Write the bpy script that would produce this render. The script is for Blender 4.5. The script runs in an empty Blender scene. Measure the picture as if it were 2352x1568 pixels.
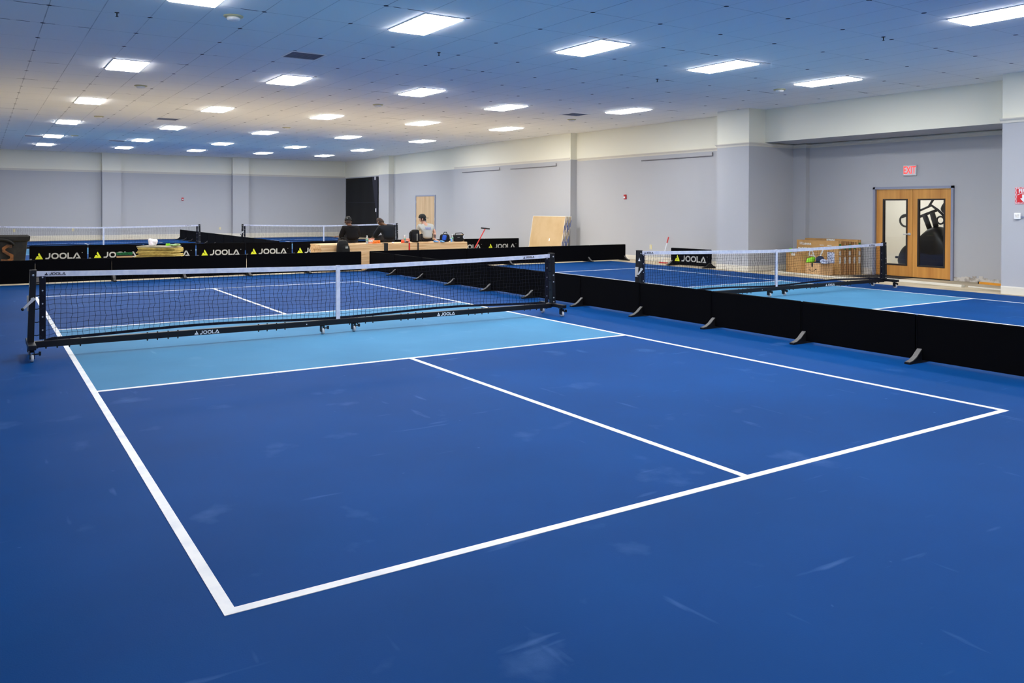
import bpy, bmesh, math, random
from mathutils import Vector, Matrix
random.seed(7)
C = bpy.context.scene.collection
PI = math.pi
def lin(c):
    return tuple((v/255/12.92 if v/255 <= .04045 else ((v/255+.055)/1.055)**2.4) for v in c)

# ------------------------------------------------------------------ camera, world, exposure
CAM = (-3.8492, -9.9836, 1.6021); YAW, PITCH, ROLL, FPX, SHY = 0.578174, -0.008, 0.004085, 1873.06, 290.38
cam = bpy.data.objects.new('camera', bpy.data.cameras.new('camera')); C.objects.link(cam)
fw = Vector((math.sin(YAW)*math.cos(PITCH), math.cos(YAW)*math.cos(PITCH), math.sin(PITCH)))
rt = Vector((math.cos(YAW), -math.sin(YAW), 0)); up = rt.cross(fw)
r2 = rt*math.cos(ROLL)+up*math.sin(ROLL); u2 = -rt*math.sin(ROLL)+up*math.cos(ROLL)
M = Matrix((r2, u2, -fw)).transposed().to_4x4(); M.translation = Vector(CAM)
cam.matrix_world = M
cam.data.sensor_width = 36; cam.data.lens = 36*FPX/2352; cam.data.shift_y = -SHY/2352
cam.data.clip_start = .05; cam.data.clip_end = 200
bpy.context.scene.camera = cam
vs = bpy.context.scene.view_settings
vs.view_transform = 'Standard'; vs.look = 'None'; vs.gamma = 1; vs.use_curve_mapping = False
vs.exposure = 0.0
w = bpy.data.worlds.new('world'); bpy.context.scene.world = w; w.use_nodes = True
w.node_tree.nodes['Background'].inputs[0].default_value = (.5, .55, .65, 1)
w.node_tree.nodes['Background'].inputs[1].default_value = .02
LAMP = 50.0          # emission of the ceiling panels
CEIL = 4.22

# ------------------------------------------------------------------ materials
def mat(name, rgb, rough=.6, metal=0, spec=.5, noise=None, bump=None, emit=None, alpha=None, trans=None):
    m = bpy.data.materials.new(name); m.use_nodes = True
    nt = m.node_tree; b = nt.nodes['Principled BSDF']
    c = (*lin(rgb), 1)
    b.inputs['Base Color'].default_value = c
    b.inputs['Roughness'].default_value = rough; b.inputs['Metallic'].default_value = metal
    b.inputs['Specular IOR Level'].default_value = spec
    if noise or bump:
        tc = nt.nodes.new('ShaderNodeTexCoord'); n = nt.nodes.new('ShaderNodeTexNoise')
        nt.links.new(tc.outputs['Object'], n.inputs['Vector']); n.inputs['Detail'].default_value = 5
    if noise:
        sc, rgb2, lo, hi = noise
        n.inputs['Scale'].default_value = sc
        r = nt.nodes.new('ShaderNodeValToRGB'); r.color_ramp.elements[0].position = lo; r.color_ramp.elements[1].position = hi
        r.color_ramp.elements[0].color = c; r.color_ramp.elements[1].color = (*lin(rgb2), 1)
        nt.links.new(n.outputs['Fac'], r.inputs['Fac']); nt.links.new(r.outputs['Color'], b.inputs['Base Color'])
    if bump:
        sc, st = bump
        if not noise: n.inputs['Scale'].default_value = sc
        bp = nt.nodes.new('ShaderNodeBump'); bp.inputs['Strength'].default_value = st; bp.inputs['Distance'].default_value = .02
        nt.links.new(n.outputs['Fac'], bp.inputs['Height']); nt.links.new(bp.outputs['Normal'], b.inputs['Normal'])
    if emit:
        b.inputs['Emission Color'].default_value = (*emit[0], 1); b.inputs['Emission Strength'].default_value = emit[1]
    if trans: b.inputs['Transmission Weight'].default_value = trans
    if alpha: b.inputs['Alpha'].default_value = alpha
    return m

def wood_mat(name, a, b_, scale, axis='X', rough=.6):
    m = mat(name, a, rough); nt = m.node_tree; b = nt.nodes['Principled BSDF']
    tc = nt.nodes.new('ShaderNodeTexCoord'); mp = nt.nodes.new('ShaderNodeMapping')
    sc = {'X': (scale*.06, scale, scale), 'Z': (scale, scale, scale*.06), 'Y': (scale, scale*.06, scale)}[axis]
    mp.inputs['Scale'].default_value = sc
    oi = nt.nodes.new('ShaderNodeObjectInfo'); ad = nt.nodes.new('ShaderNodeVectorMath'); ad.operation = 'ADD'
    n = nt.nodes.new('ShaderNodeTexNoise'); n.inputs['Scale'].default_value = 1; n.inputs['Detail'].default_value = 6
    r = nt.nodes.new('ShaderNodeValToRGB'); r.color_ramp.elements[0].position = .35; r.color_ramp.elements[1].position = .68
    r.color_ramp.elements[0].color = (*lin(a), 1); r.color_ramp.elements[1].color = (*lin(b_), 1)
    nt.links.new(tc.outputs['Object'], mp.inputs['Vector']); nt.links.new(mp.outputs[0], ad.inputs[0])
    mu = nt.nodes.new('ShaderNodeMath'); mu.operation = 'MULTIPLY'; mu.inputs[1].default_value = 40
    nt.links.new(oi.outputs['Random'], mu.inputs[0]); nt.links.new(mu.outputs[0], ad.inputs[1])
    nt.links.new(ad.outputs[0], n.inputs['Vector'])
    nt.links.new(n.outputs['Fac'], r.inputs['Fac']); nt.links.new(r.outputs['Color'], b.inputs['Base Color'])
    return m

def court_mat(name, rgb, scuff, amount, rough=.5, spec=.5):
    # painted court: fine grain, cloudy wear and short pale scuffs
    m = mat(name, rgb, rough, spec=spec); nt = m.node_tree; b = nt.nodes['Principled BSDF']
    tc = nt.nodes.new('ShaderNodeTexCoord')
    def noise(scale, stretch=(1, 1, 1), rot=0, detail=4):
        mp = nt.nodes.new('ShaderNodeMapping'); mp.inputs['Scale'].default_value = stretch; mp.inputs['Rotation'].default_value = (0, 0, rot)
        n = nt.nodes.new('ShaderNodeTexNoise'); n.inputs['Scale'].default_value = scale; n.inputs['Detail'].default_value = detail
        nt.links.new(tc.outputs['Object'], mp.inputs['Vector']); nt.links.new(mp.outputs[0], n.inputs['Vector']); return n.outputs['Fac']
    def ramp(f, lo, hi, v1):
        r = nt.nodes.new('ShaderNodeMapRange'); r.inputs[1].default_value = lo; r.inputs[2].default_value = hi; r.inputs[4].default_value = v1
        nt.links.new(f, r.inputs[0]); return r.outputs[0]
    def mix(fac, c1, c2):
        x = nt.nodes.new('ShaderNodeMixRGB'); nt.links.new(fac, x.inputs[0])
        for i, c in ((1, c1), (2, c2)):
            if isinstance(c, tuple): x.inputs[i].default_value = (*c, 1)
            else: nt.links.new(c, x.inputs[i])
        return x.outputs[0]
    base = lin(rgb); light = lin(scuff); dark = tuple(v*.82 for v in base)
    col = mix(ramp(noise(.55), .35, .7, 1), dark, base)
    col = mix(ramp(noise(1.7, (1, 1, 1), .3, 6), .63, .8, amount*.55), col, light)
    col = mix(ramp(noise(2.2, (.5, 3.2, 1), .8, 3), .68, .76, amount*.5), col, light)
    col = mix(ramp(noise(2.0, (3.4, .55, 1), .35, 3), .69, .77, amount*.5), col, light)
    col = mix(ramp(noise(9, (1, 1, 1), 0, 2), .76, .8, amount*.7), col, light)
    nt.links.new(col, b.inputs['Base Color'])
    bp = nt.nodes.new('ShaderNodeBump'); bp.inputs['Strength'].default_value = .12; bp.inputs['Distance'].default_value = .004
    nt.links.new(noise(160, (1, 1, 1), 0, 2), bp.inputs['Height']); nt.links.new(bp.outputs['Normal'], b.inputs['Normal'])
    return m

def ceiling_mat():
    m = mat('ceiling_tile', (244, 244, 242), .9, spec=.2); nt = m.node_tree; b = nt.nodes['Principled BSDF']
    tc = nt.nodes.new('ShaderNodeTexCoord'); sp = nt.nodes.new('ShaderNodeSeparateXYZ'); nt.links.new(tc.outputs['Object'], sp.inputs[0])
    def math_(op, a, b_=None, clamp=False):
        n = nt.nodes.new('ShaderNodeMath'); n.operation = op; n.use_clamp = clamp
        for i, v in enumerate((a, b_)):
            if v is None: continue
            if isinstance(v, (int, float)): n.inputs[i].default_value = v
            else: nt.links.new(v, n.inputs[i])
        return n.outputs[0]
    nz = nt.nodes.new('ShaderNodeTexNoise'); nz.inputs['Scale'].default_value = 1.3; nt.links.new(tc.outputs['Object'], nz.inputs['Vector'])
    nz2 = nt.nodes.new('ShaderNodeTexNoise'); nz2.inputs['Scale'].default_value = .35; nt.links.new(tc.outputs['Object'], nz2.inputs['Vector'])
    def dist(comp, off, per):   # distance to the nearest line of a grid
        s = math_('ADD', comp, -off+200*per); q = math_('MODULO', s, per)
        return math_('MINIMUM', q, math_('SUBTRACT', per, q))
    dx, dy = dist(sp.outputs[0], -1.875, .6096), dist(sp.outputs[1], 1.0, 1.2192)
    dX = dist(sp.outputs[0], -1.875, 1.2192)
    def line(d, wd): return math_('LESS_THAN', d, wd)
    vary = math_('MULTIPLY', math_('SUBTRACT', nz.outputs['Fac'], .25), 1.5, True)
    l = math_('MAXIMUM', line(dx, .0065), line(dy, .0065))
    l = math_('MULTIPLY', l, vary)
    dot = math_('LESS_THAN', math_('SQRT', math_('ADD', math_('POWER', dX, 2), math_('POWER', dy, 2))), .034)
    gap = math_('MULTIPLY', math_('LESS_THAN', dy, .012), math_('GREATER_THAN', nz.outputs['Fac'], .64))
    fac = math_('ADD', math_('MULTIPLY', l, .7), math_('MULTIPLY', math_('MAXIMUM', dot, gap), .95), True)
    mx = nt.nodes.new('ShaderNodeMixRGB'); nt.links.new(fac, mx.inputs[0])
    mx.inputs[1].default_value = (*lin((244, 244, 242)), 1); mx.inputs[2].default_value = (*lin((52, 52, 56)), 1)
    nt.links.new(mx.outputs[0], b.inputs['Base Color'])
    return m

MT = dict(
    blue=court_mat('court_blue', (7, 65, 127), (108, 146, 196), .42, .6, .03),
    light=court_mat('court_light_blue', (76, 131, 169), (130, 168, 206), .3, .6, .02),
    line=mat('court_line_white', (228, 228, 228), .55, noise=(6, (200, 205, 215), .45, .8)),
    concrete=mat('bare_concrete', (206, 190, 160), .7, noise=(1.5, (176, 160, 132), .4, .7)),
    ceil=ceiling_mat(),
    wall=mat('wall_grey', (180, 182, 187), .75, spec=.3, bump=(60, .05)),
    cream=mat('wall_cream', (238, 236, 220), .75, spec=.3, bump=(60, .05)),
    trim=mat('trim_cream', (214, 210, 198), .55),
    plaster=mat('broken_plaster', (205, 200, 192), .9, noise=(8, (150, 140, 130), .45, .65)),
    frame_grey=mat('door_frame_grey', (140, 146, 168), .5),
    oak=wood_mat('oak_door', (214, 154, 74), (188, 126, 54), 9, 'Z', .4),
    maple=wood_mat('maple_door', (214, 186, 148), (196, 164, 124), 9, 'Z', .5),
    pine=wood_mat('pine_lumber', (236, 204, 158), (200, 152, 100), 14, 'X', .7),
    pine_end=wood_mat('pine_block', (232, 206, 160), (206, 170, 120), 14, 'Z', .7),
    lamp=mat('lamp_diffuser', (255, 255, 255), .5, emit=((1.0, .985, .96), LAMP)),
    white_metal=mat('white_enamel', (236, 236, 236), .4),
    black=mat('black_fabric', (4, 4, 7), .9, spec=.08),
    blackmetal=mat('black_powder_coat', (11, 13, 21), .42, spec=.35),
    rubber=mat('black_rubber', (10, 10, 11), .6, spec=.3),
    footgrey=mat('foot_strip_grey', (96, 94, 92), .6),
    chrome=mat('chrome', (214, 216, 220), .3, metal=.3),
    bolt=mat('zinc_bolt', (200, 202, 205), .35, metal=1),
    tape=mat('net_tape_white', (224, 226, 240), .6, noise=(14, (196, 202, 226), .4, .7)),
    cord=mat('net_cord_black', (10, 12, 24), .8, spec=.2),
    web=mat('net_webbing_navy', (13, 16, 32), .75, spec=.2, noise=(30, (34, 38, 54), .55, .7)),
    navy=mat('logo_navy', (20, 22, 52), .6),
    white=mat('logo_white', (226, 230, 235), .5),
    silver=mat('logo_silver', (176, 178, 178), .6),
    lime=mat('logo_lime', (206, 216, 30), .55),
    tyre=mat('castor_wheel', (190, 194, 200), .35),
    sticker=mat('sticker_grey', (190, 190, 188), .5),
    red=mat('alarm_red', (186, 26, 34), .4),
    redsign=mat('fire_sign_red', (206, 24, 38), .4),
    exitred=mat('exit_red', (235, 60, 60), .5, emit=((1, .1, .08), .9)),
    exitbox=mat('exit_box', (206, 206, 204), .5),
    plate=mat('outlet_plate', (226, 216, 160), .5),
    card=mat('cardboard', (190, 148, 92), .8, noise=(4, (170, 128, 76), .4, .7)),
    cardd=mat('cardboard_brown', (150, 108, 62), .8, noise=(4, (132, 92, 50), .4, .7)),
    cardl=mat('cardboard_light', (206, 166, 118), .8),
    paper=mat('paper_label', (226, 224, 218), .6, noise=(40, (150, 150, 150), .52, .62)),
    green=mat('label_green', (22, 120, 52), .5),
    limeg=mat('lime_plastic', (140, 220, 40), .4),
    navycloth=mat('navy_cloth', (22, 40, 70), .8),
    glassb=mat('bluewhite_wrap', (196, 208, 232), .4, noise=(30, (80, 90, 150), .5, .6)),
    tan=mat('drywall_paper_tan', (196, 170, 130), .85, noise=(2, (186, 158, 116), .4, .7)),
    gyp=mat('drywall_edge', (226, 222, 212), .8),
    bluetape=mat('edge_tape_blue', (48, 92, 176), .6),
    tarp=mat('black_sheet', (4, 5, 8), .6, spec=.3),
    tarpfold=mat('black_sheet_fold', (38, 39, 52), .6, spec=.3),
    bin=mat('bin_olive_black', (26, 25, 21), .6, noise=(7, (46, 42, 35), .5, .7)),
    orangepaint=mat('orange_spray_paint', (140, 88, 42), .7, noise=(10, (66, 48, 32), .45, .66)),
    ply=mat('yellow_board', (196, 178, 104), .8, noise=(9, (160, 138, 72), .4, .66)),
    plygrey=mat('grey_board', (156, 150, 132), .8),
    bag=mat('plastic_bag', (226, 222, 230), .3, spec=.6, noise=(30, (190, 150, 190), .6, .7)),
    wrap=mat('green_wrap', (150, 190, 130), .3, noise=(20, (90, 120, 60), .5, .6)),
    bristle=mat('green_bristle', (20, 122, 60), .8, noise=(60, (8, 70, 34), .45, .6)),
    skin=mat('skin_light', (206, 156, 132), .6), skin2=mat('skin_brown', (128, 84, 60), .6), skin3=mat('skin_deep', (112, 78, 52), .6),
    hair=mat('hair_dark', (24, 18, 16), .7), hairshort=mat('hair_short_brown', (52, 34, 26), .8),
    hoodie=mat('black_hoodie', (15, 14, 16), .9, spec=.2), shirtdark=mat('charcoal_shirt', (20, 25, 32), .9, spec=.2),
    tee=mat('grey_tee', (176, 178, 174), .9, spec=.2), printblue=mat('tee_print_blue', (128, 140, 196), .8),
    jeans=mat('dark_trousers', (20, 22, 32), .85), shoe=mat('dark_shoe', (28, 28, 30), .7), sole=mat('shoe_sole', (196, 196, 190), .6),
    cap=mat('black_cap', (20, 22, 22), .8), tattoo=mat('tattoo_ink', (96, 70, 66), .6),
    bagblack=mat('black_nylon', (9, 9, 11), .7, spec=.3), baggrey=mat('grey_print', (150, 150, 140), .6), bagblue=mat('blue_nylon', (28, 84, 190), .5),
    glove=mat('light_blue_glove', (110, 170, 224), .6), orange=mat('orange_pack', (236, 120, 30), .45), orange2=mat('orange_red_pack', (240, 84, 40), .45),
    pack=mat('orange_white_carton', (226, 150, 120), .5), water=mat('clear_bottle', (225, 235, 240), .1, trans=.75), bottlelabel=mat('bottle_label_green', (120, 176, 150), .5),
    redpole=mat('red_pole', (200, 44, 40), .35), levelor=mat('orange_level', (226, 152, 40), .4),
    mat_=mat('door_mat', (42, 40, 40), .95), roomwall=mat('back_room_wall', (212, 208, 198), .7),
    machine=mat('machine_black', (20, 22, 26), .45, bump=(3, .2)), glass=None, doorblack=mat('glazing_bead_black', (30, 22, 20), .4),
    det=mat('smoke_alarm_beige', (196, 190, 150), .5), ventdark=mat('vent_dark', (22, 24, 30), .6), rod=mat('wall_rod_grey', (120, 118, 124), .5),
    yellow=mat('yellow_ball', (214, 214, 90), .5), strapblack=mat('strap_black', (20, 18, 16), .6), strapred=mat('strap_red', (200, 40, 30), .6),
)
g = bpy.data.materials.new('window_glass'); g.use_nodes = True; nt = g.node_tree
for n in list(nt.nodes):
    if n.type == 'BSDF_PRINCIPLED': nt.nodes.remove(n)
tr = nt.nodes.new('ShaderNodeBsdfTransparent'); tr.inputs[0].default_value = (.93, .95, .95, 1); gl = nt.nodes.new('ShaderNodeBsdfGlossy'); gl.inputs['Roughness'].default_value = .02
fr = nt.nodes.new('ShaderNodeFresnel'); fr.inputs[0].default_value = 1.45; mx = nt.nodes.new('ShaderNodeMixShader')
nt.links.new(fr.outputs[0], mx.inputs[0]); nt.links.new(tr.outputs[0], mx.inputs[1]); nt.links.new(gl.outputs[0], mx.inputs[2])
nt.links.new(mx.outputs[0], nt.nodes['Material Output'].inputs[0]); MT['glass'] = g

# ------------------------------------------------------------------ mesh helpers
class MB:
    def __init__(s): s.v = []; s.f = []; s.mi = []; s.mats = []
    def m(s, name):
        if name not in s.mats: s.mats.append(name)
        return s.mats.index(name)
    def add(s, vs_, fs, mt):
        k = len(s.v); s.v += [tuple(v) for v in vs_]; i = s.m(mt)
        for f in fs: s.f.append([k+a for a in f]); s.mi.append(i)
        return s
    def box(s, x0, x1, y0, y1, z0, z1, mt, T=None):
        vs_ = [Vector((x, y, z)) for z in (z0, z1) for y in (y0, y1) for x in (x0, x1)]
        if T: vs_ = [T @ v for v in vs_]
        return s.add(vs_, [(0, 2, 3, 1), (4, 5, 7, 6), (0, 1, 5, 4), (2, 6, 7, 3), (0, 4, 6, 2), (1, 3, 7, 5)], mt)
    def quad(s, a, b, c, d, mt): return s.add([a, b, c, d], [(0, 1, 2, 3)], mt)
    def tube(s, pts, r, mt, seg=8, cap=True, closed=False):
        pts = [Vector(p) for p in pts]; n = len(pts); rs = r if isinstance(r, (list, tuple)) else [r]*n
        vs_ = []; fs = []; nrm = None
        for i, p in enumerate(pts):
            if closed: t = pts[(i+1) % n]-pts[i-1]
            else: t = pts[min(i+1, n-1)]-pts[max(i-1, 0)]
            t.normalize()
            if nrm is None:
                a = Vector((0, 0, 1)) if abs(t.z) < .9 else Vector((1, 0, 0)); nrm = t.cross(a).normalized()
            else: nrm = (nrm-t*nrm.dot(t)).normalized()
            bn = t.cross(nrm)
            for j in range(seg):
                an = 2*PI*j/seg+PI/4
                vs_.append(p+(nrm*math.cos(an)+bn*math.sin(an))*rs[i])
        for i in range(n if closed else n-1):
            i2 = (i+1) % n
            for j in range(seg): fs.append((i*seg+j, i*seg+(j+1) % seg, i2*seg+(j+1) % seg, i2*seg+j))
        if cap and not closed: fs.append(tuple(range(seg))[::-1]); fs.append(tuple((n-1)*seg+j for j in range(seg)))
        return s.add(vs_, fs, mt)
    def poly(s, P, T, d, mt):
        # flat polygon P (u,v) given depth d along local w, placed by matrix T (u->x, v->y, w->z)
        n = len(P); vs_ = [T @ Vector((u, v, 0)) for u, v in P]+[T @ Vector((u, v, d)) for u, v in P]
        fs = [tuple(range(n))[::-1], tuple(range(n, 2*n))]+[(i, (i+1) % n, n+(i+1) % n, n+i) for i in range(n)]
        return s.add(vs_, fs, mt)
    def lathe(s, prof, mt, seg=16, T=None, sx=1, sy=1):
        vs_ = []; fs = []; n = len(prof)
        for r, z in prof:
            for j in range(seg):
                a = 2*PI*j/seg; v = Vector((r*math.cos(a)*sx, r*math.sin(a)*sy, z)); vs_.append(T @ v if T else v)
        for i in range(n-1):
            for j in range(seg): fs.append((i*seg+j, i*seg+(j+1) % seg, (i+1)*seg+(j+1) % seg, (i+1)*seg+j))
        fs.append(tuple(range(seg))[::-1]); fs.append(tuple((n-1)*seg+j for j in range(seg)))
        return s.add(vs_, fs, mt)
    def build(s, name, parent=None, smooth=False, bevel=0, subsurf=0):
        me = bpy.data.meshes.new(name); me.from_pydata(s.v, [], s.f)
        for mn in s.mats: me.materials.append(MT[mn])
        me.polygons.foreach_set('material_index', s.mi)
        if smooth: me.polygons.foreach_set('use_smooth', [True]*len(me.polygons))
        me.update()
        bm = bmesh.new(); bm.from_mesh(me); bmesh.ops.recalc_face_normals(bm, faces=bm.faces); bm.to_mesh(me); bm.free()
        o = bpy.data.objects.new(name, me); C.objects.link(o)
        if parent: o.parent = parent
        if bevel:
            b = o.modifiers.new('bevel', 'BEVEL'); b.width = bevel; b.segments = 2; b.limit_method = 'ANGLE'
        if subsurf:
            b = o.modifiers.new('sub', 'SUBSURF'); b.levels = b.render_levels = subsurf
        return o
def tag(o, label=None, cat=None, group=None, kind=None):
    if label: o['label'] = label
    if cat: o['category'] = cat
    if group: o['group'] = group
    if kind: o['kind'] = kind
    return o
def thing(name, label, cat, loc=(0, 0, 0), rz=0, group=None):
    o = bpy.data.objects.new(name, None); C.objects.link(o); o.empty_display_size = .1
    o.location = loc; o.rotation_euler = (0, 0, rz); return tag(o, label, cat, group)
def struct(o): o['kind'] = 'structure'; return o
KIDS = {}
def copy_tree(o, parent=None):
    c = o.copy(); C.objects.link(c); c.parent = parent
    for ch in [x for x in bpy.data.objects if x.parent == o]: copy_tree(ch, c)
    return c
def dup(o, loc, rz, label, group=None):
    c = copy_tree(o); c.location = loc; c.rotation_euler = (0, 0, rz); c['label'] = label
    if group: c['group'] = group
    return c
def frame(o, ux, uy):
    ux = Vector(ux).normalized(); uy = Vector(uy).normalized(); uz = ux.cross(uy)
    m = Matrix((ux, uy, uz)).transposed().to_4x4(); m.translation = Vector(o); return m

# lettering drawn with strokes
def stroke(pts, t):
    n = len(pts); pts = [Vector(p) for p in pts]; L = []; R = []
    for i, p in enumerate(pts):
        d1 = (p-pts[i-1]).normalized() if i else (pts[1]-p).normalized()
        d2 = (pts[i+1]-p).normalized() if i < n-1 else d1
        nn = Vector((-(d1+d2).y, (d1+d2).x)).normalized(); k = t/2/max(.35, nn.dot(Vector((-d1.y, d1.x))))
        L.append(p+nn*k); R.append(p-nn*k)
    return [[tuple(L[i]), tuple(R[i]), tuple(R[i+1]), tuple(L[i+1])] for i in range(n-1)]
def glyph_O(x, w_, t):
    def rr(x0, x1, y0, y1, r):
        P = []
        for cx_, cy_, a0 in ((x1-r, y1-r, 0), (x0+r, y1-r, 90), (x0+r, y0+r, 180), (x1-r, y0+r, 270)):
            for k in range(5): a = math.radians(a0+k*22.5); P.append((cx_+r*math.cos(a), cy_+r*math.sin(a)))
        return P
    A = rr(x, x+w_, 0, 1, .44); B = rr(x+t, x+w_-t, t, 1-t, .26); n = len(A)
    return [[A[i], A[(i+1) % n], B[(i+1) % n], B[i]] for i in range(n)]
def joola_letters():
    t = .21; P = []; x = 0
    P += stroke([(.62, 1), (.62, .36), (.42, .105), (0, .105)], t); x = .86
    P += glyph_O(x, 1.08, t); x += 1.18
    P += glyph_O(x, 1.08, t); x += 1.2
    P += stroke([(x+.1, 1), (x+.1, .105), (x+.75, .105)], t); x += .78
    P += [[(x, 0), (x+.5, 1), (x+.72, 1), (x+.61, .74), (x+.25, 0)], [(x+.5, 1), (x+.72, 1), (x+1.22, 0), (x+.97, 0)], [(x+.42, .0), (x+.97, 0), (x+.88, .2), (x+.55, .2)]]
    return P, x+1.22
TRI = [(0, 0), (1, 0), (.5, 1), (.36, .72), (.60, .28), (.42, .28), (.50, .46), (.22, .46)]
JL, JW = joola_letters()
def joola(mb, T, h, letter, tri, d=.003, gap=.35):
    # triangle then word, cap height h, baseline at T's origin
    S = Matrix.Scale(h, 4); tw = 1.12
    mb.poly([(u*tw, v*1.08) for u, v in TRI], T @ Matrix.Scale(h, 4), d/h, tri)
    for P in JL: mb.poly([(u+tw+gap, v) for u, v in P], T @ Matrix.Scale(h, 4), d/h, letter)
    return (tw+gap+JW)*h
def text(name, body, T, size, mt, parent=None, depth=.002, align='CENTER', sx=1, bold=0):
    cu = bpy.data.curves.new(name, 'FONT'); cu.body = body; cu.size = size; cu.extrude = depth; cu.align_x = align; cu.align_y = 'CENTER'; cu.offset = bold
    o = bpy.data.objects.new(name, cu); C.objects.link(o)
    dg = bpy.context.evaluated_depsgraph_get(); me = bpy.data.meshes.new_from_object(o.evaluated_get(dg))
    bpy.data.objects.remove(o); me.materials.clear(); me.materials.append(MT[mt])
    me.transform(T @ Matrix.Diagonal((sx, 1, 1, 1)))
    o = bpy.data.objects.new(name, me); C.objects.link(o)
    if parent: o.parent = parent
    return o

# ------------------------------------------------------------------ room shell
XL, YN, YB = -6.6, -16.0, 34.0
struct(MB().box(XL, 18.2, YN, YB+.3, -.2, -.006, 'concrete').build('floor'))
def field(name, x0, x1, y0, y1, courts):
    mb = MB().box(x0, x1, y0, y1, -.006, 0, 'blue')
    for cx_, cy_ in courts:
        mb.box(cx_-3.03, cx_+3.03, cy_-2.1, cy_+2.1, -.002, .0012, 'light')
        W2, B, N, t = 3.048, 6.706, 2.134, .0508
        def ln(a, b, c, d): mb.box(cx_+a, cx_+b, cy_+c, cy_+d, -.002, .0024, 'line')
        for s in (-1, 1):
            ln(*sorted((s*W2, s*(W2-t))), -B, B)
            ln(-W2+t, W2-t, *sorted((s*B, s*(B-t))))
            ln(-W2+t, W2-t, *sorted((s*N, s*(N-t))))
            ln(-t/2, t/2, *sorted((s*N, s*(B-t))))
    return struct(mb.build(name))
field('floor_court_front', XL, 12.45, -15.5, 9.42, [(0, 0), (8.24, -.06)])
field('floor_court_back', -5.4, 12.3, 16.55, 33.5, [(0, 23.5), (8.3, 23.5)])
struct(MB().box(XL-.2, 15, YN-.2, YB+.3, CEIL, CEIL+.15, 'ceil').build('ceiling'))

ZS = 3.30   # where the grey paint meets the cream
def seg(mb, a, b, z0=0, z1=CEIL, th=.0):
    (x0, y0), (x1, y1) = a, b
    for lo, hi, mt in ((z0, min(ZS, z1), 'wall'), (max(ZS, z0), z1, 'cream')):
        if hi > lo: mb.quad((x0, y0, lo), (x1, y1, lo), (x1, y1, hi), (x0, y0, hi), mt)
def wall(name, pts, **k):
    mb = MB()
    for a, b in zip(pts, pts[1:]): seg(mb, a, b, **k)
    return struct(mb.build(name))
XP, XM, XR, XA = 12.62, 13.25, 13.52, 14.7
wall('wall_right', [(XP, YN), (XP, -1.99), (13.4, -1.99)], z0=0)
# alcove with the glazed double door (opening left free)
D0, D1, DH = .10, 1.98, 2.11
mb = MB(); seg(mb, (13.4, -1.99), (XA, -1.99), 0, 3.36); seg(mb, (XA, -1.99), (XA, D0), 0, 3.36); seg(mb, (XA, D0), (XA, D1), DH, 3.36)
seg(mb, (XA, D1), (XA, 3.92), 0, 3.36); seg(mb, (XA, 3.92), (14.55, 3.92), 0, 3.36); seg(mb, (14.55, 3.92), (14.55, 4.32), 0, 3.36); seg(mb, (14.55, 4.32), (13.4, 4.32), 0, 3.36)
mb.quad((13.4, -1.99, 3.36), (XA, -1.99, 3.36), (XA, 4.32, 3.36), (13.4, 4.32, 3.36), 'wall')
seg(mb, (13.4, -1.99), (13.4, 4.32), 3.36, CEIL)
struct(mb.build('wall_alcove'))
wall('wall_right_middle', [(13.4, 4.32), (12.78, 4.32), (12.78, 5.40), (XR, 5.40), (XR, 12.53), (XM, 12.53), (XM, 20.8), (XR, 20.8)])
wall('wall_right_far', [(XR, 20.8), (XR, 27.5), (XM, 27.5), (XM, 28.7), (XR, 28.7), (XR, YB)])
wall('wall_back', [(XR, YB), (8.06, YB), (8.06, YB-.3), (7.23, YB-.3), (7.23, YB), (1.91, YB), (1.91, YB-.3), (1.09, YB-.3), (1.09, YB), (XL, YB)])
wall('wall_left', [(XL, YB), (XL, YN)])
wall('wall_front', [(XL, YN), (XP, YN)])

# crown band, running along each wall at the paint line, and baseboards
def runs(name, pts, prof, mt):
    # prof: list of (out, z) swept along the polyline pts (room side on the left of travel is +out)
    mb = MB(); n = len(prof)
    P = [Vector(p) for p in pts]; off = []
    for i, p in enumerate(P):
        d1 = (p-P[i-1]).normalized() if i else (P[1]-p).normalized(); d2 = (P[i+1]-p).normalized() if i < len(P)-1 else d1
        n1, n2 = Vector((-d1.y, d1.x)), Vector((-d2.y, d2.x)); b = (n1+n2); b = b/max(.3, b.dot(n1)); off.append(b)
    for i in range(len(P)-1):
        vs_ = [(P[j].x+off[j].x*o, P[j].y+off[j].y*o, z) for j in (i, i+1) for o, z in prof]
        mb.add(vs_, [(k, (k+1) % n, n+(k+1) % n, n+k) for k in range(n)]+[tuple(range(n)), tuple(range(n, 2*n))], mt)
    return struct(mb.build(name))
crown = [(0, 3.275), (.012, 3.275), (.018, 3.315), (.045, 3.345), (.05, 3.365), (0, 3.365)]
base = [(0, 0), (.015, 0), (.015, .12), (.009, .14), (0, .14)]
runs('trim_1', [(XP, -8), (XP, -1.96)], crown, 'trim')
runs('trim_2', [(XA, -1.95), (XA, 3.92), (14.55, 3.92), (14.55, 4.32), (12.78, 4.32), (12.78, 5.40), (XR, 5.40), (XR, 12.47)], [(o, z-.03) for o, z in crown], 'trim')
runs('trim_3', [(XM, 12.57), (XM, 20.76)], [(o*.4, z) for o, z in crown], 'trim')
runs('trim_4', [(XR, YB-.02), (8.06, YB), (8.06, YB-.3), (7.23, YB-.3), (7.23, YB), (1.91, YB), (1.91, YB-.3), (1.09, YB-.3), (1.09, YB), (XL+.02, YB)], [(o*.6, z) for o, z in crown], 'trim')
runs('baseboard_right', [(XP, -8), (XP, -1.99)], [(o, z*1.1) for o, z in base], 'trim')
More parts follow.
